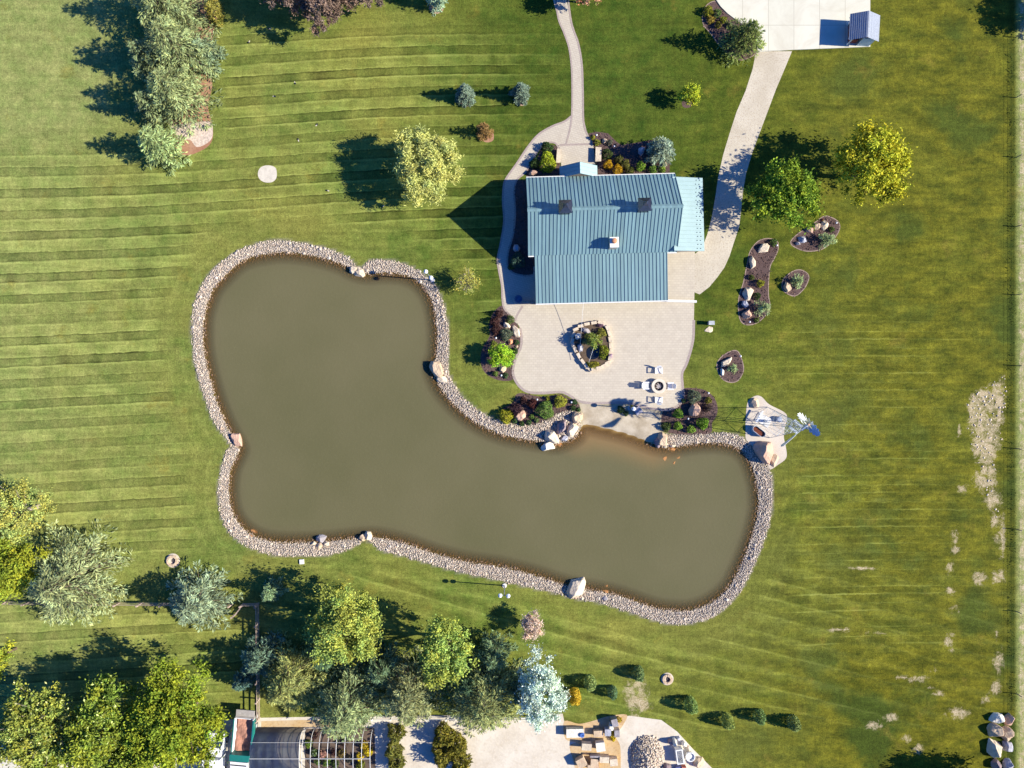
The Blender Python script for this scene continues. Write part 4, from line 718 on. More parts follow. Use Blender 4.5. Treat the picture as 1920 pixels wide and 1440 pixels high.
# ------------------------------------------------------------------ mulch rings and stone rings
for px_, py_, r_, l in [(1288,194,10,'mulch ring under the young lime tree'),(872,193,9,'mulch ring under the left blue spruce'),(978,190,10,'mulch ring under the right blue spruce'),(914,256,13,'pinkish mulch ring under the rusty spruce'),(818,14,14,'mulch ring under the grey spruce at the top edge')]:
    q = [(px_ + r_ * math.cos(t) * random.uniform(.9, 1.1), py_ + r_ * .85 * math.sin(t)) for t in np.linspace(0, 6.28, 14)[:-1]]; sheet('mulch_ring', q, .006, M_REDMULCH if 'pink' in l else M_MULCH if 'lime' in l else simple('tan_bark', (.40, .28, .20), .9, .3, 4), l, k=2)
for px_, py_, r_, l in [(324,1051,.72,'round stone fire ring on the lawn above the giant pine'),(1251,1273,.62,'round stone fire ring on the lower right lawn')]:
    x, y = P(px_, py_); root = thing('fire_ring', l, 'fire ring', (x, y, 0), 0, 'stone fire rings on the lawn')
    mb = MB(); mb.lathe(0, 0, [(r_ + .12, 0), (r_ + .1, .02), (0.05, .03)], 20); mb.build('gravel_disc', M_PAD, root)
    mb = MB()
    for i in range(11):
        a = 6.283 * i / 11; M = Matrix.Translation((math.cos(a) * r_ * .72, math.sin(a) * r_ * .72, 0)) @ Matrix.Rotation(a + random.uniform(-.1, .1), 4, 'Z'); c_ = random.uniform(.85, 1.15)
        mb.box(-.13, .13, -.18, .18, 0, .22 + random.uniform(-.03, .03), (c_, c_, c_), M)
    mb.build('stone_rim', rock_mat('rock_tan', *ROCK['tan']), root); MB().lathe(.12, 0, [(.28, .03), (.2, .05), (.02, .06)], 14).build('ash', simple('ash', (.09, .08, .08), .9), root)
# ------------------------------------------------------------------ house
HX, HY = P(1123, 412); HR = R(1.5)
house = thing('house', 'long house with blue green standing seam metal roofs and two cupolas', 'house', (HX, HY, 0), HR)
def HL(px, py, z=None):
    x, y = P(px, py, z or 0); dx, dy = x - HX, y - HY; return dx * math.cos(HR) + dy * math.sin(HR), -dx * math.sin(HR) + dy * math.cos(HR)
M_ROOF = simple('blue_metal_roof', (.195, .315, .335), .42, .07, 1.2, metal=.0, spec=.5)
def roof_mat(name, col):
    N = NT(name); t = N.obj(); m = N.n('Mapping'); m.inputs['Scale'].default_value = (2.6, .22, .22); N.L(t, m.inputs[0])
    c = N.mix(N.maprange(N.noise(1.0, m.outputs[0], 5, .65), .32, .7), tuple(q * .84 for q in col), tuple(q * 1.12 for q in col)); c = N.mix(N.maprange(N.noise(.35, t, 5, .7), .45, .75, 0, .4), c, tuple(q * .78 + .02 for q in col))
    wn = N.n('TexWhiteNoise', noise_dimensions='1D'); sp = N.n('SeparateXYZ'); N.L(t, sp.inputs[0]); N.L(N.math('FLOOR', N.math('DIVIDE', sp.outputs[0], .415)), wn.inputs['W']); v = N.maprange(wn.outputs['Value'], 0, 1, .93, 1.07)
    cb = N.n('CombineColor'); [N.L(v, cb.inputs[i]) for i in range(3)]; c = N.mix(1.0, c, cb.outputs[0], 'MULTIPLY'); c = N.mix(1.0, c, N.attr('tint').outputs['Color'], 'MULTIPLY'); return N.fin(c, .45, .5)
M_ROOF = roof_mat('standing_seam_roof', (.195, .315, .335))
M_ROOFD = simple('seam_metal', (.085, .20, .235), .45, .05, 1, spec=.5)
M_SIDING = simple('tan_siding', (.50, .46, .40), .8, .08, 2); M_TRIM = simple('white_trim', (.75, .74, .70), .6, .05, 2); M_GLASS = simple('window_glass', (.03, .04, .05), .08, .1, 1, spec=.8)
M_WOOD = simple('weathered_wood', (.36, .27, .20), .85, .25, 3); M_DARKM = simple('dark_metal', (.02, .024, .05), .3, .2, 2, metal=.6, spec=.6)
EZ, RZ, HW, HL2, HN = 2.45, 5.7, 4.45, 8.5, 4.45
def roof_plane(name, a, b, c, d, seam, parent, th=.10, inset=.03, mat=None, seamh=.05, seamw=.035, dirn=1):
    """roof panel with corners a,b (one long edge) and d,c (other); standing seams run from edge ab to edge dc"""
    a, b, c, d = map(Vector, (a, b, c, d)); nrm = (b - a).cross(d - a).normalized()
    if nrm.z < 0: nrm = -nrm
    mb = MB(); dn = -nrm * th; mb.add([a, b, c, d, a + dn, b + dn, c + dn, d + dn], [(0, 1, 2, 3), (7, 6, 5, 4), (0, 4, 5, 1), (1, 5, 6, 2), (2, 6, 7, 3), (3, 7, 4, 0)])
    k = int(round((b - a).length / seam))
    for i in range(k + 1):
        t = (i + .0) / k; t = min(max(t, .003), .997); p = a.lerp(b, t); q = d.lerp(c, t); e = (b - a).normalized() * seamw / 2; up = nrm * seamh
        mb.add([p - e, p + e, q + e, q - e, p - e + up, p + e + up, q + e + up, q - e + up], [(4, 5, 6, 7), (0, 4, 7, 3), (1, 2, 6, 5), (0, 1, 5, 4), (3, 7, 6, 2)], (.84, .85, .86))
    return mb.build(name, mat or M_ROOF, parent)
y0 = HN
roof_plane('roof', (-HL2, y0, EZ), (HL2, y0, EZ), (HL2, 0, RZ), (-HL2, 0, RZ), .41, house)
roof_plane('roof', (-HL2, -HW, EZ), (HL2, -HW, EZ), (HL2, -.005, RZ), (-HL2, -.005, RZ), .41, house)
mb = MB(); mb.add([(-HL2 - .02, .22, RZ - .06), (HL2 + .02, .22, RZ - .06), (HL2 + .02, 0, RZ + .13), (-HL2 - .02, 0, RZ + .13), (-HL2 - .02, -.22, RZ - .06), (HL2 + .02, -.22, RZ - .06)], [(0, 1, 2, 3), (3, 2, 5, 4)]); mb.build('ridge_cap', M_ROOF, house)
mb = MB()
for s_ in (1, -1): mb.box(-HL2 + .05, HL2 - .05, s_ * (HW + .06) - .06, s_ * (HW + .06) + .06, EZ - .2, EZ - .07)
mb.build('gutter', M_TRIM, house)
WX, WY = HL2 - .45, HW - .55; mb = MB()
pts5 = lambda x: [(x, -WY, 0), (x, WY, 0), (x, WY, EZ + .27), (x, 0, RZ - .16), (x, -WY, EZ + .27)]
mb.add(pts5(-WX) + pts5(WX), [(0, 4, 3, 2, 1), (5, 6, 7, 8, 9), (0, 5, 9, 4), (1, 2, 7, 6)]); mb.build('wall', M_SIDING, house)
def window(x, y, z, w_, h_, ax, name='window'):
    """window proud of the wall; ax 0: wall faces x, 1: wall faces y; sign by side"""
    s_ = 1 if (x if ax == 0 else y) > 0 else -1
    def bx(mb, u0, u1, z0, z1, t0, t1):
        lo_, hi_ = sorted((s_ * t0, s_ * t1))
        if ax == 0: mb.box(x + lo_, x + hi_, y + u0, y + u1, z0, z1)
        else: mb.box(x + u0, x + u1, y + lo_, y + hi_, z0, z1)
    mb = MB(); bx(mb, -w_ / 2, w_ / 2, z, z + h_, .004, .03); f = mb.build(name, M_GLASS if name == 'window' else M_WOOD, house)
    mb = MB(); bx(mb, -w_ / 2 - .1, -w_ / 2, z - .1, z + h_ + .1, .004, .07); bx(mb, w_ / 2, w_ / 2 + .1, z - .1, z + h_ + .1, .004, .07); bx(mb, -w_ / 2, w_ / 2, z + h_, z + h_ + .1, .004, .07)
    if name == 'window': bx(mb, -w_ / 2, w_ / 2, z - .1, z, .004, .09); bx(mb, -.025, .025, z, z + h_, .03, .06)
    mb.build('frame', M_TRIM, f); return f
for yy_ in (-2.2, 0, 2.2): window(-WX, yy_, .9, 1.1, 1.2, 0)
window(-WX, 0, 3.3, 1.0, 1.0, 0); window(WX, 0, 3.9, 1.0, .9, 0)
for xx_ in (-7, -5, 1.5, 4, 6.5): window(xx_, WY, .9, 1.1, 1.1, 1)
window(-2.6, WY, .05, 1.1, 2.1, 1, 'door')
for xx_ in (-6, -3.2, 3.2, 6): window(xx_, -WY, .7, 1.5, 1.4, 1)
window(0, -WY, .05, 1.8, 2.1, 1, 'door')
# porch roof (south)
x0_, y1_ = HL(1001, 486); x1_, _ = HL(1243, 480); _, y2_ = HL(1122, 570)
roof_plane('porch_roof', (x0_, y2_, 2.06), (x1_, y2_, 2.06), (x1_, -HW + .35, 2.42), (x0_, -HW + .35, 2.42), .41, house)
mb = MB()
for px_ in np.linspace(x0_ + .25, x1_ - .25, 5): mb.box(px_ - .09, px_ + .09, y2_ + .12, y2_ + .30, 0, 1.96)
mb.box(x0_ + .1, x1_ - .1, y2_ + .13, y2_ + .29, 1.8, 1.955); mb.build('porch_frame', M_WOOD, house)
MB().box(x0_, x1_, y2_ - .12, y2_ - .01, 1.94, 2.05).build('gutter', M_TRIM, house)
# lean-to (east)
xe, _ = HL(1310, 410); _, yn = HL(1284, 344); _, ys_ = HL(1284, 478)
M_ROOFL = simple('pale_metal_roof', (.27, .39, .40), .4, .05, 1.2, spec=.5)
roof_plane('lean_to_roof', (xe, ys_, 2.1), (xe, yn, 2.1), (WX - .0, yn, 2.95), (WX - .0, ys_, 2.95), .46, house, mat=M_ROOFL, seamh=.03, seamw=.04)
MB().box(WX + .003, xe - .4, ys_ + .35, yn - .35, 0, 2.05).build('lean_to_wall', M_SIDING, house)
for i in range(18):
    yy_ = ys_ + .3 + i * (yn - ys_ - .6) / 17
    for xo in (.45, .85): x_ = xe - xo + .08 * (i % 2); MB().box(x_ - .035, x_ + .035, yy_ - .035, yy_ + .035, 2.1 + .85 * (xe - x_) / (xe - WX) , 2.1 + .85 * (xe - x_) / (xe - WX) + .07).build('snow_guard', M_DARKM, house)
# entrance gable (north)
xr, yg = HL(1082, 321); xa, _ = HL(1047, 323); xb, _ = HL(1116, 322)
roof_plane('entrance_roof', (xa, yg, 1.9), (xa, HN + .02, 1.9), (xr, HN + .02, 3.5), (xr, yg, 3.5), .42, house, mat=M_ROOFL, seamh=.03)
roof_plane('entrance_roof', (xb, yg, 1.9), (xb, HN + .02, 1.9), (xr + .004, HN + .02, 3.5), (xr + .004, yg, 3.5), .42, house, mat=M_ROOFL, seamh=.03)
mb = MB()
for x_ in (xa + .3, xb - .3): mb.box(x_ - .1, x_ + .1, yg - .35, yg - .15, 0, 1.75)
mb.add([(xa + .1, HN + .02, 1.85), (xb - .1, HN + .02, 1.85), (xr, HN + .02, 3.4)], [(0, 1, 2)])
mb.build('entrance_posts', M_WOOD, house)
# cupolas and chimney
for px_ in (1052, 1189):
    cx, _ = HL(px_, 413); cu = MB().box(cx - .55, cx + .55, -.55, .55, RZ - .6, RZ + .95).build('cupola', M_DARKM, house)
    mb = MB(); zz = RZ + .953
    mb.add([(cx - .72, -.72, zz), (cx + .72, -.72, zz), (cx + .72, .72, zz), (cx - .72, .72, zz), (cx - .28, -.28, zz + .5), (cx + .28, -.28, zz + .5), (cx + .28, .28, zz + .5), (cx - .28, .28, zz + .5), (cx, 0, zz + 1.15)],
           [(0, 1, 5, 4), (1, 2, 6, 5), (2, 3, 7, 6), (3, 0, 4, 7), (4, 5, 8), (5, 6, 8), (6, 7, 8), (7, 4, 8), (3, 2, 1, 0)]); mb.build('cupola_roof', simple('cupola_metal', (.018, .022, .05), .25, .3, 3, spec=.9), cu)
    mb = MB()
    for k_ in range(4): mb.box(cx + .552, cx + .575, -.4, .4, RZ + .02 + k_ * .13, RZ + .09 + k_ * .13); mb.box(cx - .575, cx - .552, -.4, .4, RZ + .02 + k_ * .13, RZ + .09 + k_ * .13)
    mb.build('louvre', M_TRIM, cu)
    MB().tube((cx, 0, zz + 1.1), (cx, 0, zz + 1.5), .03, .01, 6).build('finial', M_DARKM, cu)
cx, cy = HL(1142, 468); ch = MB().box(cx - .42, cx + .42, cy - .5, cy + .5, 2.6, 4.25).build('chimney', simple('chimney_stone', (.62, .52, .40), .85, .2, 5), house)
MB().box(cx - .5, cx + .5, cy - .58, cy + .58, 4.253, 4.36).build('cap', M_TRIM, ch); MB().lathe(cx, cy + .12, [(.28, 4.363), (.3, 4.6), (.24, 4.72), (.1, 4.76)], 18).build('pot', simple('terracotta', (.66, .30, .16), .8, .15, 4), ch)
# kerb at the south east porch edge
kx, ky = P(1277, 565); o = MB().box(-1.75, 1.75, -.13, .13, 0, .35).build('low_wall', M_TRIM); o.location = (kx, ky, 0); o.rotation_euler = (0, 0, R(-2)); tag(o, 'low white wall between the porch corner and the driveway', 'wall')
# ------------------------------------------------------------------ garden shed by the slab
sx, sy = P(1607, 66); sh = thing('garden_shed', 'small grey shingled shed with open front on the concrete slab', 'shed', (sx, sy, .1), R(-3))
M_SHING = simple('grey_shingle', (.27, .30, .36), .8, .15, 6, fine=.2); M_BLUSID = simple('pale_blue_siding', (.62, .70, .74), .7, .05, 3)
mb = MB(); W2, D2, we, wr = 1.55, 1.45, 1.85, 2.6
for s_ in (-1, 1):
    a, b, c, d = [(s_ * 1.72, -D2 - .05, 1.62), (s_ * 1.72, D2 + .05, 1.62), (0, D2 + .05, 2.5), (0, -D2 - .05, 2.5)]; f = [(0, 1, 2, 3)] if s_ > 0 else [(3, 2, 1, 0)]
    mb.add([a, b, c, d], f)
    for k_ in range(9):
        t = k_ / 9; x_ = s_ * 1.72 * (1 - t); z_ = 1.62 + .88 * t; x2 = s_ * 1.72 * (1 - t - .11); z2 = z_ + .88 * .11; mb.add([(x_, -D2 - .06, z_ + .035), (x_, D2 + .06, z_ + .035), (x2, D2 + .06, z2 + .012), (x2, -D2 - .06, z2 + .012), (x_, -D2 - .06, z_), (x_, D2 + .06, z_)], [(0, 1, 2, 3), (4, 5, 1, 0)], (random.uniform(.92, 1.08),) * 3)
mb.build('roof', M_SHING, sh)
mb = MB(); mb.box(-1.2, 1.35, D2 - .3, D2 - .2, 0, 1.7); mb.box(1.3, 1.36, -D2 + .15, D2 - .303, 0, 1.75); mb.box(-.1, 1.297, -D2 + .15, -D2 + .22, 0, 1.75); mb.build('wall', M_BLUSID, sh)
mb = MB()
for y_ in (-D2 + .2, D2 - .36): mb.box(-1.25, -1.13, y_ - .05, y_ + .05, 0, 1.68); mb.tube((-1.2, y_, 1.1), (-1.75, y_, 1.58), .04, .04, 6)
mb.build('post', M_TRIM, sh)
MB().box(-1.1, -.2, -1.0, .9, 0, .7).build('counter', simple('red_wood', (.30, .07, .05), .7), sh)
# ------------------------------------------------------------------ fire pit and chairs
fx, fy = P(1234, 724); fp = thing('fire_pit', 'round pale stone fire pit on the patio', 'fire pit', (fx, fy, .014))
MB().lathe(0, 0, [(.80, 0), (.82, .42), (.86, .44), (.86, .50), (.54, .50), (.53, .12)], 40, cap=False).build('ring', simple('pit_stone', (.66, .58, .46), .8, .1, 5), fp)
MB().lathe(0, 0, [(.53, .11), (.3, .12), (.01, .12)], 24).build('ash_bed', simple('ash', (.09, .08, .08), .9), fp)
mb = MB()
for i in range(7):
    a = i * .9; mb.tube((.38 * math.cos(a), .38 * math.sin(a), .16), (-.3 * math.cos(a + .5), -.3 * math.sin(a + .5), .3), .06, .05, 7, (random.uniform(.7, 1.3),) * 3)
mb.build('logs', simple('grey_log', (.42, .38, .36), .9, .3, 6), fp)
M_CHAIR = simple('white_chair_paint', (.80, .80, .80), .5, .04, 3)
def make_chair(px, py, rz, label):
    x, y = P(px, py, .4); t = thing('garden_chair', label, 'chair', (x, y, .014), R(rz), 'white chairs round the fire pit')   # faces -y
    mb = MB()
    for i in range(5): mb.box(-.27, .27, -.30 + i * .115, -.205 + i * .115, .36 - i * .022, .385 - i * .022)
    mb.build('seat', M_CHAIR, t); mb = MB(); M = Matrix.Translation((0, .30, .28)) @ Matrix.Rotation(R(-22), 4, 'X')
    for i in range(5): mb.box(-.28 + i * .113, -.18 + i * .113, -.012, .012, 0, .72 - abs(i - 2) * .05, None, M)
    mb.build('backrest', M_CHAIR, t)
    for s_ in (-1, 1):
        MB().box(s_ * .37 - .07, s_ * .37 + .07, -.36, .36, .55, .575).build('armrest', M_CHAIR, t)
        MB().box(s_ * .33 - .03, s_ * .33 + .03, -.33, -.25, 0, .549).build('leg', M_CHAIR, t)
        MB().box(s_ * .33 - .03, s_ * .33 + .03, .27, .35, 0, .549).build('leg', M_CHAIR, t)
    return t
make_chair(1235, 695, 0, 'white garden chair above the fire pit, facing down to it')
make_chair(1211, 723, 90, 'white garden chair left of the fire pit')
make_chair(1257, 724, -90, 'white garden chair right of the fire pit')
make_chair(1235, 750, 180, 'white garden chair below the fire pit, nearest the beach')
# ------------------------------------------------------------------ patio island
ix, iy = P(1108, 650)
isl = thing('planter_island', 'rock edged planting island in the middle of the patio', 'planter', (ix, iy, .014))
ISL = [(1073,640),(1079,618),(1100,608),(1125,606),(1138,616),(1143,637),(1144,660),(1139,680),(1122,690),(1105,692),(1092,678),(1078,656)]
q = [(x - ix, y - iy) for x, y in PL(catmull(ISL, 3))]; MB().prism(q, 0, .25).build('soil', simple('island_soil', (.11, .075, .05), .95, .3, 4), isl)
mb = MB(); pc = catmull(ISL, 2)
q2 = PL(pc); n = len(q2)
for i in range(n):
    x, y = q2[i]; M = Matrix.Translation((x - ix, y - iy, 0)) @ Matrix.Rotation(math.atan2(q2[(i + 1) % n][1] - y, q2[(i + 1) % n][0] - x) + random.uniform(-.2, .2), 4, 'Z'); c_ = random.uniform(.7, 1.2)
    mb.box(-.32, .32, -.17, .17, 0, random.uniform(.3, .55), (c_, c_, c_ * 1.02), M)
mb.build('rock_rim', rock_mat('rock_cream', *ROCK['cream']), isl)
q = [(x - ix, y - iy) for x, y in PL(catmull([(1100,655),(1112,648),(1122,652),(1122,668),(1112,674),(1101,670)], 3))]; MB().prism(q, .252, .27).build('pool', simple('dark_pool', (.01, .014, .02), .05, .1, 1, spec=.8), isl)
GI = 'plants on the patio island'
for a in [(1132,660,10,.8,(.20,.23,.025),'yellow green shrub on the right side of the patio island',15),(1112,684,13,.6,(.26,.25,.03),'yellow green mound at the bottom tip of the patio island',8),(1106,634,11,1.0,(.19,.24,.05),'light green shrub left of centre on the patio island',11),(1128,624,10,.7,(.27,.26,.05),'yellow green shrub at the top right of the patio island',9),(1097,640,6,.8,(.14,.19,.10),'grey green shrub by the left rocks of the patio island',6)]:
    shrub(a[0], a[1], a[2], a[3] + .25, a[4], a[5], ry=a[6], group=GI, leaf=.10)
shrub(1125, 610, 9, .6, (.22, .12, .17), 'mauve flowering fringe along the top of the patio island', ry=4, group=GI); shrub(1144, 668, 4, .6, (.36, .20, .42), 'violet flower tuft at the right edge of the patio island', ry=6, group=GI)
boulder(1098, 619, 11, 6, .7, -15, 'grey', 'grey slab at the top left of the patio island', group=GI, z0=.1); boulder(1088, 652, 6, 8, .7, 20, 'blue', 'blue grey rock on the left rim of the patio island', group=GI, z0=.1)
boulder(1083, 630, 6, 7, .9, 0, 'white', 'white rock on the upper left rim of the patio island', group=GI, z0=.1)
broadleaf(1114, 640, 13, 2.6, (.20, .25, .05), 'small open crowned tree on the patio island', leaf=.09, dens=.5, clump=.35, group='young trees', naked=14)
# string wires from the house to poles
def cable(p, q, sag, label):
    mb = MB(); p, q = Vector(p), Vector(q); last = p
    for i in range(1, 15):
        t = i / 14; c_ = p.lerp(q, t) - Vector((0, 0, sag * 4 * t * (1 - t))); mb.tube(last, c_, .018, .018, 5, cap=False); last = c_
    return tag(mb.build('overhead_wire', simple('wire', (.75, .74, .72), .5)), label, 'wire', 'wires strung over the patio')
a = P(1094, 566, 2.1); b = P(1086, 676, .6); cable((*a, 2.1), (*b, .6), .15, 'thin pale wire from porch eave to the left of the patio island')
a = P(1121, 628, 2.0); b = P(1104, 680, .6); cable((*a, 2.0), (*b, .6), .05, 'thin pale wire slanting across the patio island')
# ------------------------------------------------------------------ benches, planters, lamps, boxes
def slab_bench(px, py, w_, l_, h_, rz, label, mat='rock_cream', key='cream'):
    x, y = P(px, py, h_); t = thing('stone_bench', label, 'bench', (x, y, .01), R(rz), 'stone benches by the front door')
    mb = MB(); vs = [(-w_ / 2, -l_ / 2), (w_ / 2 - .04, -l_ / 2 + .03), (w_ / 2, l_ / 2 - .05), (-w_ / 2 + .05, l_ / 2)]; mb.prism(vs, h_ - .14, h_); mb.build('seat', rock_mat(mat, *ROCK[key]), t)
    for s_ in (-1, 1): MB().box(-w_ / 2 + .1, w_ / 2 - .1, s_ * l_ * .32 - .12, s_ * l_ * .32 + .12, 0, h_ - .143).build('leg', rock_mat('rock_grey', *ROCK['grey']), t)
slab_bench(1048, 292, .6, 1.65, .42, -3, 'cream stone bench on the left of the front walk'); slab_bench(1122, 289, .72, 1.7, .5, 0, 'grey white stone bench on the right of the front walk')
x, y = P(972, 561, .3); pt = thing('planter_pot', 'big round pot in the house shadow at the patio corner', 'planter', (x, y, .014)); MB().lathe(0, 0, [(.3, 0), (.42, .5), (.46, .52), (.38, .52), (.36, .40), (.01, .40)], 22).build('pot', simple('glazed_blue', (.12, .14, .22), .4), pt)
x, y = P(990, 567, .3); bn = thing('porch_bench', 'long wooden bench in the house shadow at the patio corner', 'bench', (x, y, .014), R(1)); MB().box(-.8, .8, -.2, .2, .40, .45).build('seat', M_WOOD, bn)
for s_ in (-1, 1): MB().box(s_ * .68 - .05, s_ * .68 + .05, -.17, .17, 0, .397).build('leg', M_WOOD, bn)
M_LAMP = simple('lamp_white', (.78, .80, .82), .4, .05, 3); M_POLE = simple('pole_grey', (.30, .32, .35), .45, .1, 3, metal=.3)
def lamp(px, py, h_, ang, label, heads=2):
    x, y = P(px, py); t = thing('lamp_post', label, 'lamp post', (x, y, 0), R(ang), 'lamp posts by the pond')
    MB().lathe(0, 0, [(.28, 0), (.26, .09), (.1, .12)], 16).build('base', simple('post_base', (.62, .58, .54), .8), t)
    MB().tube((0, 0, .1), (0, 0, h_), .07, .05, 8).build('pole', M_POLE, t)
    for s_ in ((-1, 1) if heads == 2 else (0,)):
        if s_: a = MB().tube((0, 0, h_ - .15), (s_ * .42, 0, h_ - .02), .025, .02, 6).build('arm', M_POLE, t)
        MB().lathe(s_ * .45, 0, [(.10, h_ - .1), (.24, h_ + .02), (.22, h_ + .18), (.08, h_ + .28), (.01, h_ + .3)], 14).build('lamp_head', M_LAMP, t)
lamp(946, 1098, 3.9, -3, 'two headed lamp post at the lower shore'); lamp(811, 525, 4.0, -50, 'two headed lamp post at the upper right shore'); lamp(1181, 765, 2.5, 0, 'short single lamp post at the top of the beach', 1)
GP = 'potted plants at the top of the beach'
for a in [(1164,768,7,.6,DG,'dark potted plant, left one at the top of the beach'),(1174,775,5,.5,(.06,.09,.03),'dark potted plant, lowest one at the top of the beach'),(1185,764,4,.5,(.12,.14,.03),'olive potted plant beside the short lamp post')]: shrub(*a, group=GP, cat='plant', name='potted_plant')
x, y = P(1196, 770, .4); t = thing('storage_box', 'dark square box at the top of the beach', 'box', (x, y, 0), R(35)); MB().box(-.38, .38, -.38, .38, 0, .5).build('body', simple('box_grey', (.20, .19, .22), .6), t); MB().box(-.41, .41, -.41, .41, .503, .56).build('lid', simple('lid_grey', (.34, .32, .35), .5), t)
x, y = P(1332, 606, .5); t = thing('utility_box', 'grey utility box on the lawn right of the patio', 'utility box', (x, y, 0)); MB().box(-.22, .4, -.18, .22, 0, .7).build('body', simple('box_green', (.22, .24, .25), .5), t); MB().box(-.25, .43, -.21, .25, .703, .75).build('lid', simple('lid_pale', (.42, .44, .46), .5), t)
x, y = P(566, 1053); t = thing('hatch_cover', 'white square hatch in the grass below the lower left shore', 'hatch', (x, y, 0), R(3)); MB().box(-.27, .27, -.27, .27, 0, .12).build('frame', M_TRIM, t); MB().box(-.23, .23, -.23, .23, .123, .15).build('lid', M_CHAIR, t)
for i, (a, b) in enumerate([(504,54),(466,80),(554,157),(516,181),(595,233),(559,261),(613,357),(717,388)]):
    x, y = P(a, b); t = thing('sprinkler_head', 'small sprinkler head in the striped lawn above the pond', 'sprinkler', (x, y, 0), i, 'sprinkler heads in the striped lawn'); MB().lathe(0, 0, [(.09, 0), (.085, .10), (.05, .12), (.01, .12)], 10).build('body', M_DARKM, t); MB().box(-.05, .28, -.05, .05, 0, .03).build('bare_soil', M_SAND, t)
# little path lights in the mulch
for i, (a, b, l) in enumerate([(1387,668,'tiny path light at the top of the teardrop bed'),(1455,461,'tiny path light at the top of the long narrow bed'),(1566,419,'tiny path light at the right of the kidney shaped bed'),(1404,604,'tiny path light at the bottom of the long narrow bed'),(1327,737,'tiny path light at the top right of the fire pit bed'),(1289,785,'tiny path light beside the pink boulder right of the fire pit'),(1007,749,'tiny path light beside the red maroon shrub'),(1071,754,'tiny path light near the right tip of the bed by the beach rocks'),(930,634,'tiny path light under the three maroon shrubs'),(940,704,'tiny path light at the bottom of the bed left of the patio'),(1118,255,'tiny path light beside the front walk'),(1151,276,'tiny path light at the edge of the silver spruce shadow')]):
    x, y = P(a, b); t = thing('path_light', l, 'path light', (x, y, 0), 0, 'path lights in the mulch beds'); MB().tube((0, 0, 0), (0, 0, .35), .02, .02, 6).build('stake', M_POLE, t); MB().lathe(0, 0, [(.09, .33), (.11, .36), (.02, .44)], 10).build('cap', M_LAMP, t)
# ------------------------------------------------------------------ windmill
wx, wy = P(1441, 792); wm = thing('windmill', 'tall steel farm windmill with white blades, the shaded half coloured blue, on the gravel pad', 'windmill', (wx, wy, 0), R(-41))
M_STEEL = simple('galvanised_steel', (.50, .55, .60), .35, .12, 3, metal=.35, spec=.5); H_ = 9.7; B_ = 1.28; Tp = .20; mb = MB()
def leg(i, z): s1, s2 = [(1, 1), (-1, 1), (-1, -1), (1, -1)][i]; k_ = B_ + (Tp - B_) * z / H_; return Vector((s1 * k_, s2 * k_, z))
for i in range(4): mb.tube(leg(i, 0), leg(i, H_), .04, .03, 6)
mb.build('tower_legs', M_STEEL, wm); lv = [0, 2.3, 4.4, 6.2, 7.7, 8.9]; mb = MB()
for k_, z in enumerate(lv):
    for i in range(4):
        j = (i + 1) % 4
        if z: mb.tube(leg(i, z), leg(j, z), .02, .02, 5)
        if k_ < len(lv) - 1: z2 = lv[k_ + 1]; mb.tube(leg(i, z), leg(j, z2), .013, .013, 5); mb.tube(leg(j, z), leg(i, z2), .013, .013, 5)
mb.build('braces', M_STEEL, wm)
MB().tube((0, 0, .1), (0, 0, H_ + .2), .035, .035, 6).build('pump_rod', M_STEEL, wm)
mb = MB(); 
for z in (7.9,): 
    for (a, b) in (((-.55, -.55), (.55, -.55)), ((.55, -.55), (.55, .55)), ((.55, .55), (-.55, .55)), ((-.55, .55), (-.55, -.55))): mb.tube((*a, z), (*b, z), .025, .025, 5); 
    for t_ in (-.4, .4): mb.box(-.55, .55, t_ - .09, t_ + .09, z + .02, z + .05)
mb.build('platform', M_STEEL, wm)
hz = H_ + .45; HD = R(-41)
# head: vane points down-left in the photo; rotor axis opposite
va = math.atan2(720 - 833 - (720 - 801), 1468 - 1508) - HD; hd = Vector((math.cos(va), math.sin(va), 0)); side = Vector((-hd.y, hd.x, 0)); hub = Vector((0, 0, hz)) - hd * .55
MB().tube(Vector((0, 0, hz)) + hd * .35, hub, .14, .12, 10).build('gearbox', M_STEEL, wm)
M_BLADE = simple('blade_white', (.80, .82, .84), .35, .06, 2, spec=.6); M_BLADE_SHADE = simple('blade_shade_blue', (.12, .28, .58), .35, .15, 2, spec=.6); NBL = 18  # blue copy of the white metal: shade coloured into the half turned from the sun
for k_ in range(NBL):
    a = 2 * math.pi * k_ / NBL; rd = side * math.cos(a) + Vector((0, 0, 1)) * math.sin(a); tg = -side * math.sin(a) + Vector((0, 0, 1)) * math.cos(a); tw = (tg * .80 - hd * .6)
    p0, p1 = hub + rd * .55, hub + rd * 1.5; w0, w1 = .09, .20; mb = MB(); th = tw.cross(rd).normalized() * .01
    vs = [p0 - tw * w0, p0 + tw * w0, p1 + tw * w1, p1 - tw * w1]; vs += [v + th for v in vs]; mb.add(vs, [(3, 2, 1, 0), (4, 5, 6, 7), (0, 1, 5, 4), (1, 2, 6, 5), (2, 3, 7, 6), (3, 0, 4, 7)])
    mb.build('blade', M_BLADE if math.cos(a) < 0 else M_BLADE_SHADE, wm)
mb = MB()
for rr_ in (.62, 1.3):
    for k_ in range(36):
        a, b = 2 * math.pi * k_ / 36, 2 * math.pi * (k_ + 1) / 36; mb.tube(hub + (side * math.cos(a) + Vector((0, 0, math.sin(a)))) * rr_, hub + (side * math.cos(b) + Vector((0, 0, math.sin(b)))) * rr_, .018, .018, 5, cap=False)
for k_ in range(6): a = k_ * math.pi / 3; mb.tube(hub, hub + (side * math.cos(a) + Vector((0, 0, math.sin(a)))) * 1.3, .02, .02, 5)
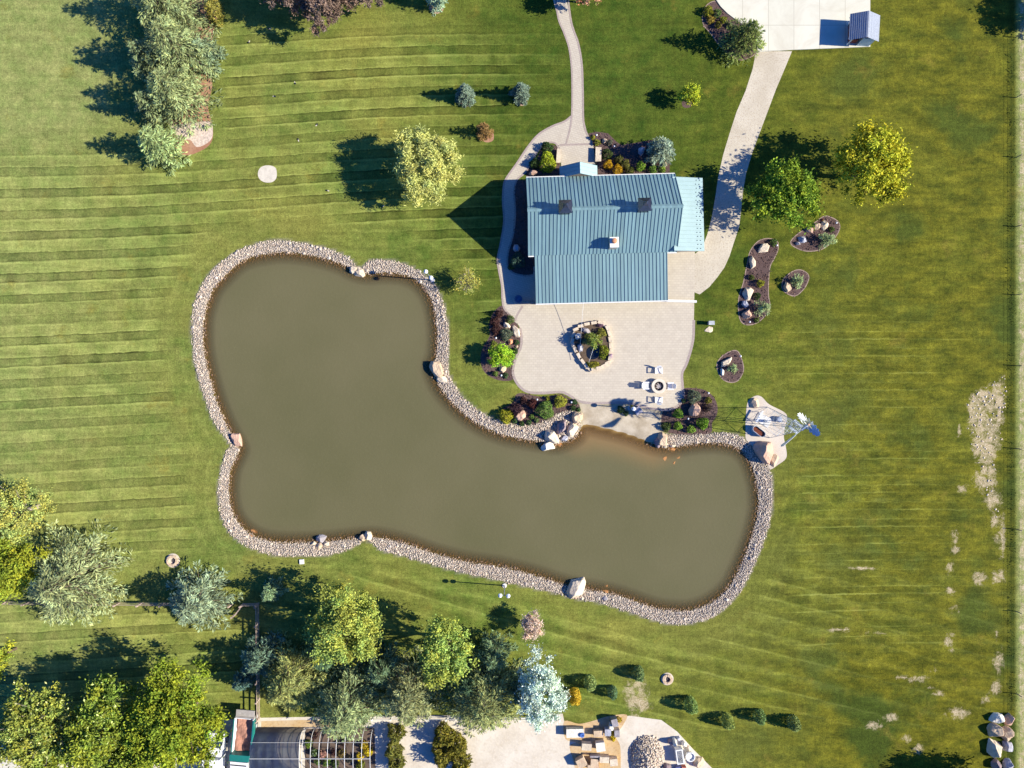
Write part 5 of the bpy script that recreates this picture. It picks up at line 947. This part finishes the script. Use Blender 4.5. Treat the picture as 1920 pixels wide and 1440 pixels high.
mb.build('wheel_rim', M_STEEL, wm); MB().tube(hub - hd * .1, hub + hd * .12, .16, .16, 12).build('hub', simple('hub_orange', (.55, .35, .2), .5), wm)
c0 = Vector((0, 0, hz)); MB().tube(c0, c0 + hd * 1.6, .035, .03, 6).build('tail_boom', M_STEEL, wm)
vs = [c0 + hd * 1.2 + Vector((0, 0, -.14)), c0 + hd * 2.9 + Vector((0, 0, -.42)), c0 + hd * 3.1 + Vector((0, 0, 0)), c0 + hd * 2.9 + Vector((0, 0, .42)), c0 + hd * 1.2 + Vector((0, 0, .14))]; th = side * .03 + Vector((0,0,0)); vs = vs + [v + th for v in vs]
MB().add(vs, [(0, 1, 2, 3, 4), (9, 8, 7, 6, 5)] + [(i, 5 + i, 5 + (i + 1) % 5, (i + 1) % 5) for i in range(5)]).build('tail_vane', simple('vane_grey', (.60, .62, .62), .4, .1, 2), wm)
# things under the windmill
x, y = P(1423, 809, .5); tk = thing('stock_tank', 'oval steel stock tank with rusty brown water beside the windmill', 'tank', (x, y, 0), R(-38))
def oval(w_, l_, n=24): return [((l_ - w_) / 2 * (1 if math.cos(t) > 0 else -1) + w_ / 2 * math.cos(t), w_ / 2 * math.sin(t)) for t in np.linspace(0, 6.283, n, endpoint=False)]
def ovalwall(mb, w_, l_, z0, z1, t_):
    o_, i_ = oval(w_, l_), oval(w_ - 2 * t_, l_ - 2 * t_); n = len(o_); vs = [(*p, z0) for p in o_] + [(*p, z1) for p in o_] + [(*p, z1) for p in i_] + [(*p, z0) for p in i_]
    mb.add(vs, [(j * n + i, j * n + (i + 1) % n, (j + 1) * n + (i + 1) % n, (j + 1) * n + i) for j in range(3) for i in range(n)])
mb = MB(); ovalwall(mb, .75, 1.7, 0, .62, .05); mb.build('wall', M_STEEL, tk); MB().prism(oval(.64, 1.59), .02, .44).build('water', simple('rusty_water', (.16, .05, .025), .15, .1, 2), tk)
x, y = P(1434, 788, .3); pf = thing('water_pump', 'white frame and slab of the pump under the windmill', 'pump', (x, y, 0), R(-30)); MB().box(-.8, .8, -.55, .55, 0, .10).build('slab', simple('pump_slab', (.66, .64, .60), .8), pf)
mb = MB(); mb.tube((-.9, -.6, .1), (-.9, .6, .1), .03, .03, 5); mb.tube((-.9, -.6, .1), (-.9, -.6, .75), .03, .03, 5); mb.tube((-.9, .6, .1), (-.9, .6, .75), .03, .03, 5); mb.box(-.98, -.8, -.75, .75, .72, .80); mb.build('trough', M_LAMP, pf); MB().lathe(.15, 0, [(.16, .1), (.14, .5), (.05, .8)], 12).build('pump', M_STEEL, pf)
x, y = P(1461, 786, .3); pd = thing('pump_housing', 'small round blue grey pump housing right of the pump slab', 'pump', (x, y, 0), 0); MB().lathe(0, 0, [(.32, 0), (.32, .42), (.26, .5), (.02, .52)], 18).build('drum', simple('drum_blue', (.30, .34, .42), .5), pd); MB().box(-.05, .35, -.35, -.28, .1, .5).build('bracket', M_STEEL, pd)
# ------------------------------------------------------------------ fences
def fence_run(name, a, b, h_, n, rails, mat, label, postr=.08, railw=.04, group='fences of the yard', cat='fence', rh=.12):
    (ax, ay), (bx_, by_) = P(*a), P(*b); L = math.hypot(bx_ - ax, by_ - ay); t = thing(name, label, cat, (ax, ay, 0), math.atan2(by_ - ay, bx_ - ax), group)
    for i in range(n + 1): MB().box(L * i / n - postr, L * i / n + postr, -postr, postr, 0, h_ + .08).build('post', mat, t)
    for k_ in range(rails): z = h_ * (k_ + 1) / rails - .08; MB().box(0, L, postr + .003, postr + .003 + railw, z - rh / 2, z + rh / 2).build('rail', mat, t)
    return t
M_RAIL = simple('rail_wood', (.40, .31, .25), .85, .25, 4)
fence_run('rail_fence', (-30,1128), (436,1132), 1.3, 11, 3, M_RAIL, 'wooden rail fence running left under the big pines')
fence_run('rail_fence', (457,1132), (485,1131), 1.3, 1, 3, M_RAIL, 'short wooden rail fence beside the open gate')
fence_run('rail_fence', (485,1133), (487,1345), 1.3, 6, 3, M_RAIL, 'wooden rail fence running down to the hoop house')
t = fence_run('farm_gate', (457,1132), (441,1152), 1.25, 1, 3, M_RAIL, 'open wooden gate at the corner of the rail fences', cat='gate')
fence_run('rail_fence', (700,1343), (1010,1344), 1.0, 9, 2, M_TRIM, 'low white rail fence behind the sandy yard', railw=.03)
t = thing('wire_fence', 'wire fence on thin posts along the right edge', 'fence', (*P(1905, 720), 0), 0, 'fences of the yard')
M_FP = simple('fence_post', (.16, .14, .13), .8)
ysp = [-88, 70, 183, 295, 425, 553, 686, 841, 992, 1146, 1300, 1460]
for yv in ysp:
    Y_ = (720 - yv) / S; MB().tube((0, Y_, 0), (0, Y_, .95), .05, .05, 7).build('post', M_FP, t)
for z in (.35, .62, .88): MB().tube((0, (720 - ysp[0]) / S, z), (0, (720 - ysp[-1]) / S, z), .007, .007, 4).build('wire', M_FP, t)
# ------------------------------------------------------------------ hoop houses
def arch(x, R_, h_, n=14, y0=0): return [Vector((x, y0 + R_ * math.cos(math.pi * i / n), h_ * math.sin(math.pi * i / n) ** .55)) for i in range(n + 1)]
M_HOOP = simple('hoop_pipe', (.62, .62, .62), .4, .05, 3)
def shade_mat():
    N = NT('shade_cloth'); g = N.geo(); c = N.mix(N.maprange(N.noise(.9, g, 5, .65), .42, .64), (.016, .026, .062), (.045, .060, .085)); N.fin(c, .6, .3)
    tr = N.n('BsdfTransparent'); ms = N.n('MixShader'); ms.inputs[0].default_value = .88; N.L(tr.outputs[0], ms.inputs[1]); N.L(N.b.outputs[0], ms.inputs[2]); N.L(ms.outputs[0], N.out.inputs[0]); return N.m
def hoophouse(pxa, pxb, k, covered, label):
    x0, yc = P(pxa, 1405); x1, _ = P(pxb, 1405); t = thing('hoop_house', label, 'greenhouse', ((x0 + x1) / 2, yc, 0), 0, 'hoop houses at the bottom edge'); W = (x1 - x0) / 2
    for i in range(k):
        mb = MB(); a = arch(-W + 2 * W * i / (k - 1), 2.55, 2.0)
        for p, q in zip(a, a[1:]): mb.tube(p, q, .035, .035, 5, cap=False)
        mb.build('hoop', M_HOOP, t)
    MB().tube((-W, 0, 2.10), (W, 0, 2.10), .04, .04, 6).build('ridge_pipe', M_HOOP, t)
    mb = MB()
    for s_ in (-1, 1): mb.tube((-W, s_ * 1.7, 1.80), (W, s_ * 1.7, 1.80), .025, .025, 5)
    mb.build('side_pipe', M_HOOP, t)
    if covered:
        rows = 5 * (k - 1) + 1; vs, fs = [], []; m = 15
        for i in range(rows): vs += [Vector((p.x, p.y, max(0, p.z + .03 - .07 * math.sin(math.pi * ((i / 5) % 1)) * math.sin(math.pi * j / 14)))) for j, p in enumerate(arch(-W + 2 * W * i / (rows - 1), 2.58, 2.03))]
        for i in range(rows - 1): fs += [(i * m + j, (i + 1) * m + j, (i + 1) * m + j + 1, i * m + j + 1) for j in range(m - 1)]
        MB().add(vs, fs).build('cover', shade_mat(), t, True)
    return t
hoophouse(480, 570, 7, True, 'hoop house covered in dark shade cloth'); hoophouse(575, 700, 9, False, 'bare hoop house frame over rows of plants')
GN = 'nursery plants under the bare hoops'
random.seed(3)
for i, (a, b, c_, l) in enumerate([(578,1395,(.14,.22,.03),'green plant at the left end of the bare hoop rows'),(588,1412,(.10,.16,.05),'green and white flowering plant, second in the upper row'),(596,1428,(.12,.18,.05),'green plant left of the pink flowers'),(604,1416,(.45,.25,.2),'pink flowering plant under the bare hoops'),(612,1430,(.14,.22,.04),'leafy green plant below the pink flowers'),
   (590,1380,(.09,.045,.04),'dark red plant at the top left of the bare hoops'),(626,1412,(.10,.05,.045),'maroon plant in the middle of the bare hoops'),(640,1414,(.20,.15,.05),'brown yellow plant in the middle of the bare hoops'),(655,1424,(.06,.06,.05),'dark plant right of the brown yellow one'),(674,1420,(.50,.38,.02),'yellow plant, left one at the right end of the bare hoops'),(690,1410,(.52,.40,.02),'yellow plant, right one at the right end of the bare hoops'),(682,1398,(.45,.33,.03),'small yellow plant above the other two'),(676,1436,(.20,.22,.03),'yellow green plant at the bottom of the bare hoops'),(628,1434,(.09,.13,.04),'dark green plant at the bottom of the bare hoops'),(645,1394,(.09,.06,.045),'brown plant close under the overhanging spruce')]):
    shrub(a, b, random.uniform(6, 9), .7, c_, l, name='nursery_plant', leaf=.12, group=GN, cat='plant', flower=((3.5, 2.6, 6), .25) if 'white' in l else None)
# ------------------------------------------------------------------ trucks
M_WPAINT = simple('white_paint', (.80, .80, .80), .35, .04, 2, spec=.6); M_GPAINT = simple('green_paint', (.015, .17, .145), .4, .1, 2, spec=.5); M_TYRE = simple('tyre_rubber', (.025, .025, .027), .85)
def wheel(par, x, y, r=.45, w_=.28):
    o = MB().tube((x - w_ / 2, y, r), (x + w_ / 2, y, r), r, r, 20).build('wheel', M_TYRE, par); MB().tube((x - w_ / 2 - .01, y, r), (x + w_ / 2 + .01, y, r), r * .5, r * .5, 14).build('rim', M_STEEL, o)
x, y = P(457, 1382, 1.3); dt = thing('dump_truck', 'white and green dump truck loaded with reddish soil', 'truck', (x, y, 0), R(-5))   # nose -y
mb = MB(); mb.box(-.45, .45, -4.6, 2.6, .55, .8); mb.build('chassis', M_DARKM, dt)
for y_ in (-3.6, 1.0, 2.1):
    for s_ in (-1, 1): wheel(dt, s_ * .95, y_)
mb = MB(); mb.box(-1.05, 1.05, -1.6, 2.3, .85, .95); mb.box(-1.1, -1.0, -1.6, 2.3, .953, 1.75); mb.box(1.0, 1.1, -1.6, 2.3, .953, 1.75); mb.box(-.997, .997, 2.22, 2.3, .953, 1.6); mb.build('dump_body', M_WPAINT, dt)
mb = MB(); mb.box(-1.16, -1.06, -1.6, 2.2, 1.753, 1.82); mb.box(1.06, 1.16, -1.6, 2.2, 1.753, 1.82); mb.box(1.103, 1.18, -1.2, 2.2, 1.1, 1.7); mb.build('body_trim', M_GPAINT, dt)
mb = MB(); gx_ = np.linspace(-.98, .98, 9); gy_ = np.linspace(-1.55, 2.15, 15); vs = [(a, b, 1.28 + .10 * math.sin(a * 3 + b * 2) + .06 * math.sin(b * 7) + .05 * random.random() - .25 * (abs(a) > .9)) for b in gy_ for a in gx_]; fs = [(j * 9 + i, j * 9 + i + 1, (j + 1) * 9 + i + 1, (j + 1) * 9 + i) for j in range(14) for i in range(8)]
mb.add(vs, fs); mb.build('load', simple('red_soil', (.40, .20, .14), .9, .25, 2.5, fine=.2), dt)
mb = MB(); mb.box(-1.12, 1.12, -1.95, -1.62, 1.0, 2.25); mb.box(-1.1, 1.1, -2.35, -1.953, 2.1, 2.25); mb.build('bulkhead', M_GPAINT, dt)
mb = MB(); mb.box(-1.05, 1.05, 2.45, 3.2, 1.35, 1.5, None); mb.box(-1.05, 1.05, 2.35, 2.447, .9, 1.6); mb.build('spreader', simple('spreader_grey', (.36, .33, .30), .6, .2, 3), dt)
mb = MB(); mb.add([(-1, -2.45, .8), (1, -2.45, .8), (1, -4.1, .8), (-1, -4.1, .8), (-1, -2.45, 2.2), (1, -2.45, 2.2), (.92, -3.4, 2.15), (-.92, -3.4, 2.15), (1, -3.9, 1.45), (-1, -3.9, 1.45), (1, -4.1, 1.35), (-1, -4.1, 1.35)], [(0, 1, 5, 4), (4, 5, 6, 7), (7, 6, 8, 9), (9, 8, 10, 11), (11, 10, 2, 3), (0, 4, 7, 9, 11, 3), (1, 2, 10, 8, 6, 5)]); mb.box(-.8, .8, -5.3, -4.103, .7, 1.3); mb.build('cab', M_WPAINT, dt)
MB().add([(-.82, -3.44, 2.12), (.82, -3.44, 2.12), (.86, -3.87, 1.52), (-.86, -3.87, 1.52)], [(3, 2, 1, 0)]).build('windscreen', M_GLASS, dt).location.z = .02
MB().box(-.9, .9, -2.85, -2.75, 2.205, 2.27).build('roof_bar', M_DARKM, dt)
x, y = P(401, 1430, 1.5); bt = thing('box_truck', 'white box truck half under the maple beside the dump truck', 'truck', (x, y, 0), R(-4))
MB().box(-.5, .5, -2.4, 3.0, .5, .75).build('chassis', M_DARKM, bt)
for y_ in (-1.5, 2.2):
    for s_ in (-1, 1): wheel(bt, s_ * .85, y_, .4, .25)
MB().box(-1.0, 1.0, -2.6, .8, .76, 2.4).build('cargo_box', M_WPAINT, bt); mb = MB(); mb.add([(-.95, .9, .7), (.95, .9, .7), (.95, 3.2, .7), (-.95, 3.2, .7), (-.85, .9, 1.95), (.85, .9, 1.95), (.85, 1.9, 1.95), (-.85, 1.9, 1.95), (.9, 2.4, 1.3), (-.9, 2.4, 1.3), (.9, 3.2, 1.15), (-.9, 3.2, 1.15)], [(0, 4, 5, 1), (4, 7, 6, 5), (7, 9, 8, 6), (9, 11, 10, 8), (11, 3, 2, 10), (0, 3, 11, 9, 7, 4), (1, 5, 6, 8, 10, 2)]); mb.build('cab', M_WPAINT, bt)
MB().add([(-.8, 1.96, 1.93), (.8, 1.96, 1.93), (.84, 2.36, 1.38), (-.84, 2.36, 1.38)], [(0, 3, 2, 1)]).build('windscreen', M_GLASS, bt).location.z = .02
# ------------------------------------------------------------------ stone yard
def block(px, py, w_, l_, h_, rz, label, key='cream', name='stone_block', group='cut stone in the yard', pallet=False):
    x, y = P(px, py, h_); t = thing(name, label, 'stone', (x, y, .012), R(rz), group); z = 0
    if pallet:
        mb = MB()
        for i in range(5): mb.box(-w_ / 2 - .05, w_ / 2 + .05, -l_ / 2 + i * (l_ - .1) / 4, -l_ / 2 + i * (l_ - .1) / 4 + .1, .1, .125)
        for s_ in (-1, 0, 1): mb.box(s_ * (w_ / 2 - .03) - .05, s_ * (w_ / 2 - .03) + .05, -l_ / 2, l_ / 2, 0, .097)
        mb.build('pallet', M_WOOD, t); z = .128
    k = max(1, int(h_ / .22))
    for i in range(k):
        j = random.uniform(-.04, .04); mb = MB(); z0 = z + i * h_ / k; mb.prism([(-w_ / 2 + j, -l_ / 2), (w_ / 2, -l_ / 2 + j * .6), (w_ / 2 - j * .5, l_ / 2), (-w_ / 2, l_ / 2 - j)], z0 + .003, z0 + h_ / k); mb.build('slab', rock_mat('rock_' + key, *ROCK[key]), t)
    return t
M_SLABW = None
random.seed(11)
for a in [(1078,1374,2.0,1.0,.6,1,'large white slab at the upper left of the stone yard','white'),(1122,1375,1.1,.7,.5,2,'tan block stack right of the blue barrel','tan'),(1140,1374,.7,.75,.8,0,'pale grey block stack right of the tan one','blue'),(1157,1376,.6,.8,.8,0,'grey block at the right end of the top stone row','grey'),
 (1100,1400,1.1,.75,.7,-3,'cream block at the left of the second stone row','cream'),(1126,1400,1.0,1.0,.8,10,'rough cream block at the right of the second stone row','white'),(1153,1356,.7,.9,1.0,15,'upright grey stone at the top of the yard','grey'),(1147,1364,.5,.7,.7,-10,'grey white stone below the upright grey stone','white'),
 (1090,1430,1.0,1.0,.7,30,'angular tan rock at the left of the third stone row','tan'),(1115,1430,.9,.8,.6,-5,'tan block in the third stone row','tan'),(1133,1424,1.1,.7,.6,-3,'cream block in the middle of the third stone row','cream'),(1151,1430,.9,.8,.7,5,'cream block at the right of the third stone row','cream'),(1112,1438,1.3,.5,.4,-4,'long low tan block at the bottom of the third row','tan'),(1116,1418,1.2,.2,.5,0,'thin dark slab at the back of the third row','grey')]:
    block(*a, pallet=a[2] > .95)
G11 = 'carved stone pieces by the cobble heap'
x, y = P(1274, 1417, .5); t = thing('stone_trough', 'white rectangular stone trough beside the round millstone', 'trough', (x, y, 0), R(8), G11); mb = MB(); w_, l_ = .42, .85
mb.box(-w_, w_, -l_, l_, 0, .15); mb.box(-w_, -w_ + .12, -l_, l_, .153, .8); mb.box(w_ - .12, w_, -l_, l_, .153, .8); mb.box(-w_ + .123, w_ - .123, -l_, -l_ + .12, .153, .8); mb.box(-w_ + .123, w_ - .123, l_ - .12, l_, .153, .8); mb.build('basin', M_TRIM, t)
x, y = P(1294, 1418, .4); t = thing('millstone', 'round white millstone fountain with a ring rim', 'millstone', (x, y, 0), 0, G11); MB().lathe(0, 0, [(.45, 0), (.55, .45), (.55, .62), (.46, .62), (.42, .42), (.01, .42)], 28).build('bowl', M_TRIM, t); MB().lathe(-.05, .03, [(.28, .423), (.27, .50), (.06, .50)], 20).build('inner_disc', simple('disc_white', (.70, .68, .64), .7), t)
for a in [(1265,1394,7,8,1.3,-20,'white','pointed white standing stone above the trough',.5),(1283,1396,5,5,.7,0,'white','small white boulder above the millstone',0),(1258,1392,5,6,.8,0,'purple','dark stone left of the pointed white stone',0),(1272,1386,5,5,.5,0,'blue','pale grey stone behind the pointed white stone',0),(1311,1431,11,10,.8,0,'tan','tan boulder right of the millstone',0),(1292,1404,6,4,.4,-40,'cream','cream sliver stone above the millstone',0),(1252,1440,8,6,.9,0,'purple','dark rock at the bottom edge beside the cobble heap',0)]:
    boulder(*a[:8], pointy=a[8], group=G11, z0=-.02)
x, y = P(1091, 1376, .5); t = thing('barrel', 'blue plastic barrel beside the large white slab', 'barrel', (x, y, .012)); MB().lathe(0, 0, [(.26, 0), (.29, .3), (.29, .6), (.26, .88), (.02, .89)], 18).build('drum', simple('blue_plastic', (.06, .13, .38), .4), t); MB().lathe(.1, 0, [(.05, .893), (.05, .92), (.005, .922)], 8).build('bung', M_DARKM, t)
x, y = P(1276, 1441, .3); t = thing('brick_stack', 'small red and blue stack at the bottom edge of the yard', 'stack', (x, y, 0), R(2), G11); MB().box(-.6, .1, -.4, .3, 0, .5).build('blue_crate', simple('crate_blue', (.08, .10, .25), .5), t); MB().box(.103, .6, -.4, .3, 0, .6).build('brick_pile', simple('brick_red', (.45, .15, .10), .8), t)
print('objects', len(bpy.data.objects), 'polys', sum(len(m.polygons) for m in bpy.data.meshes))
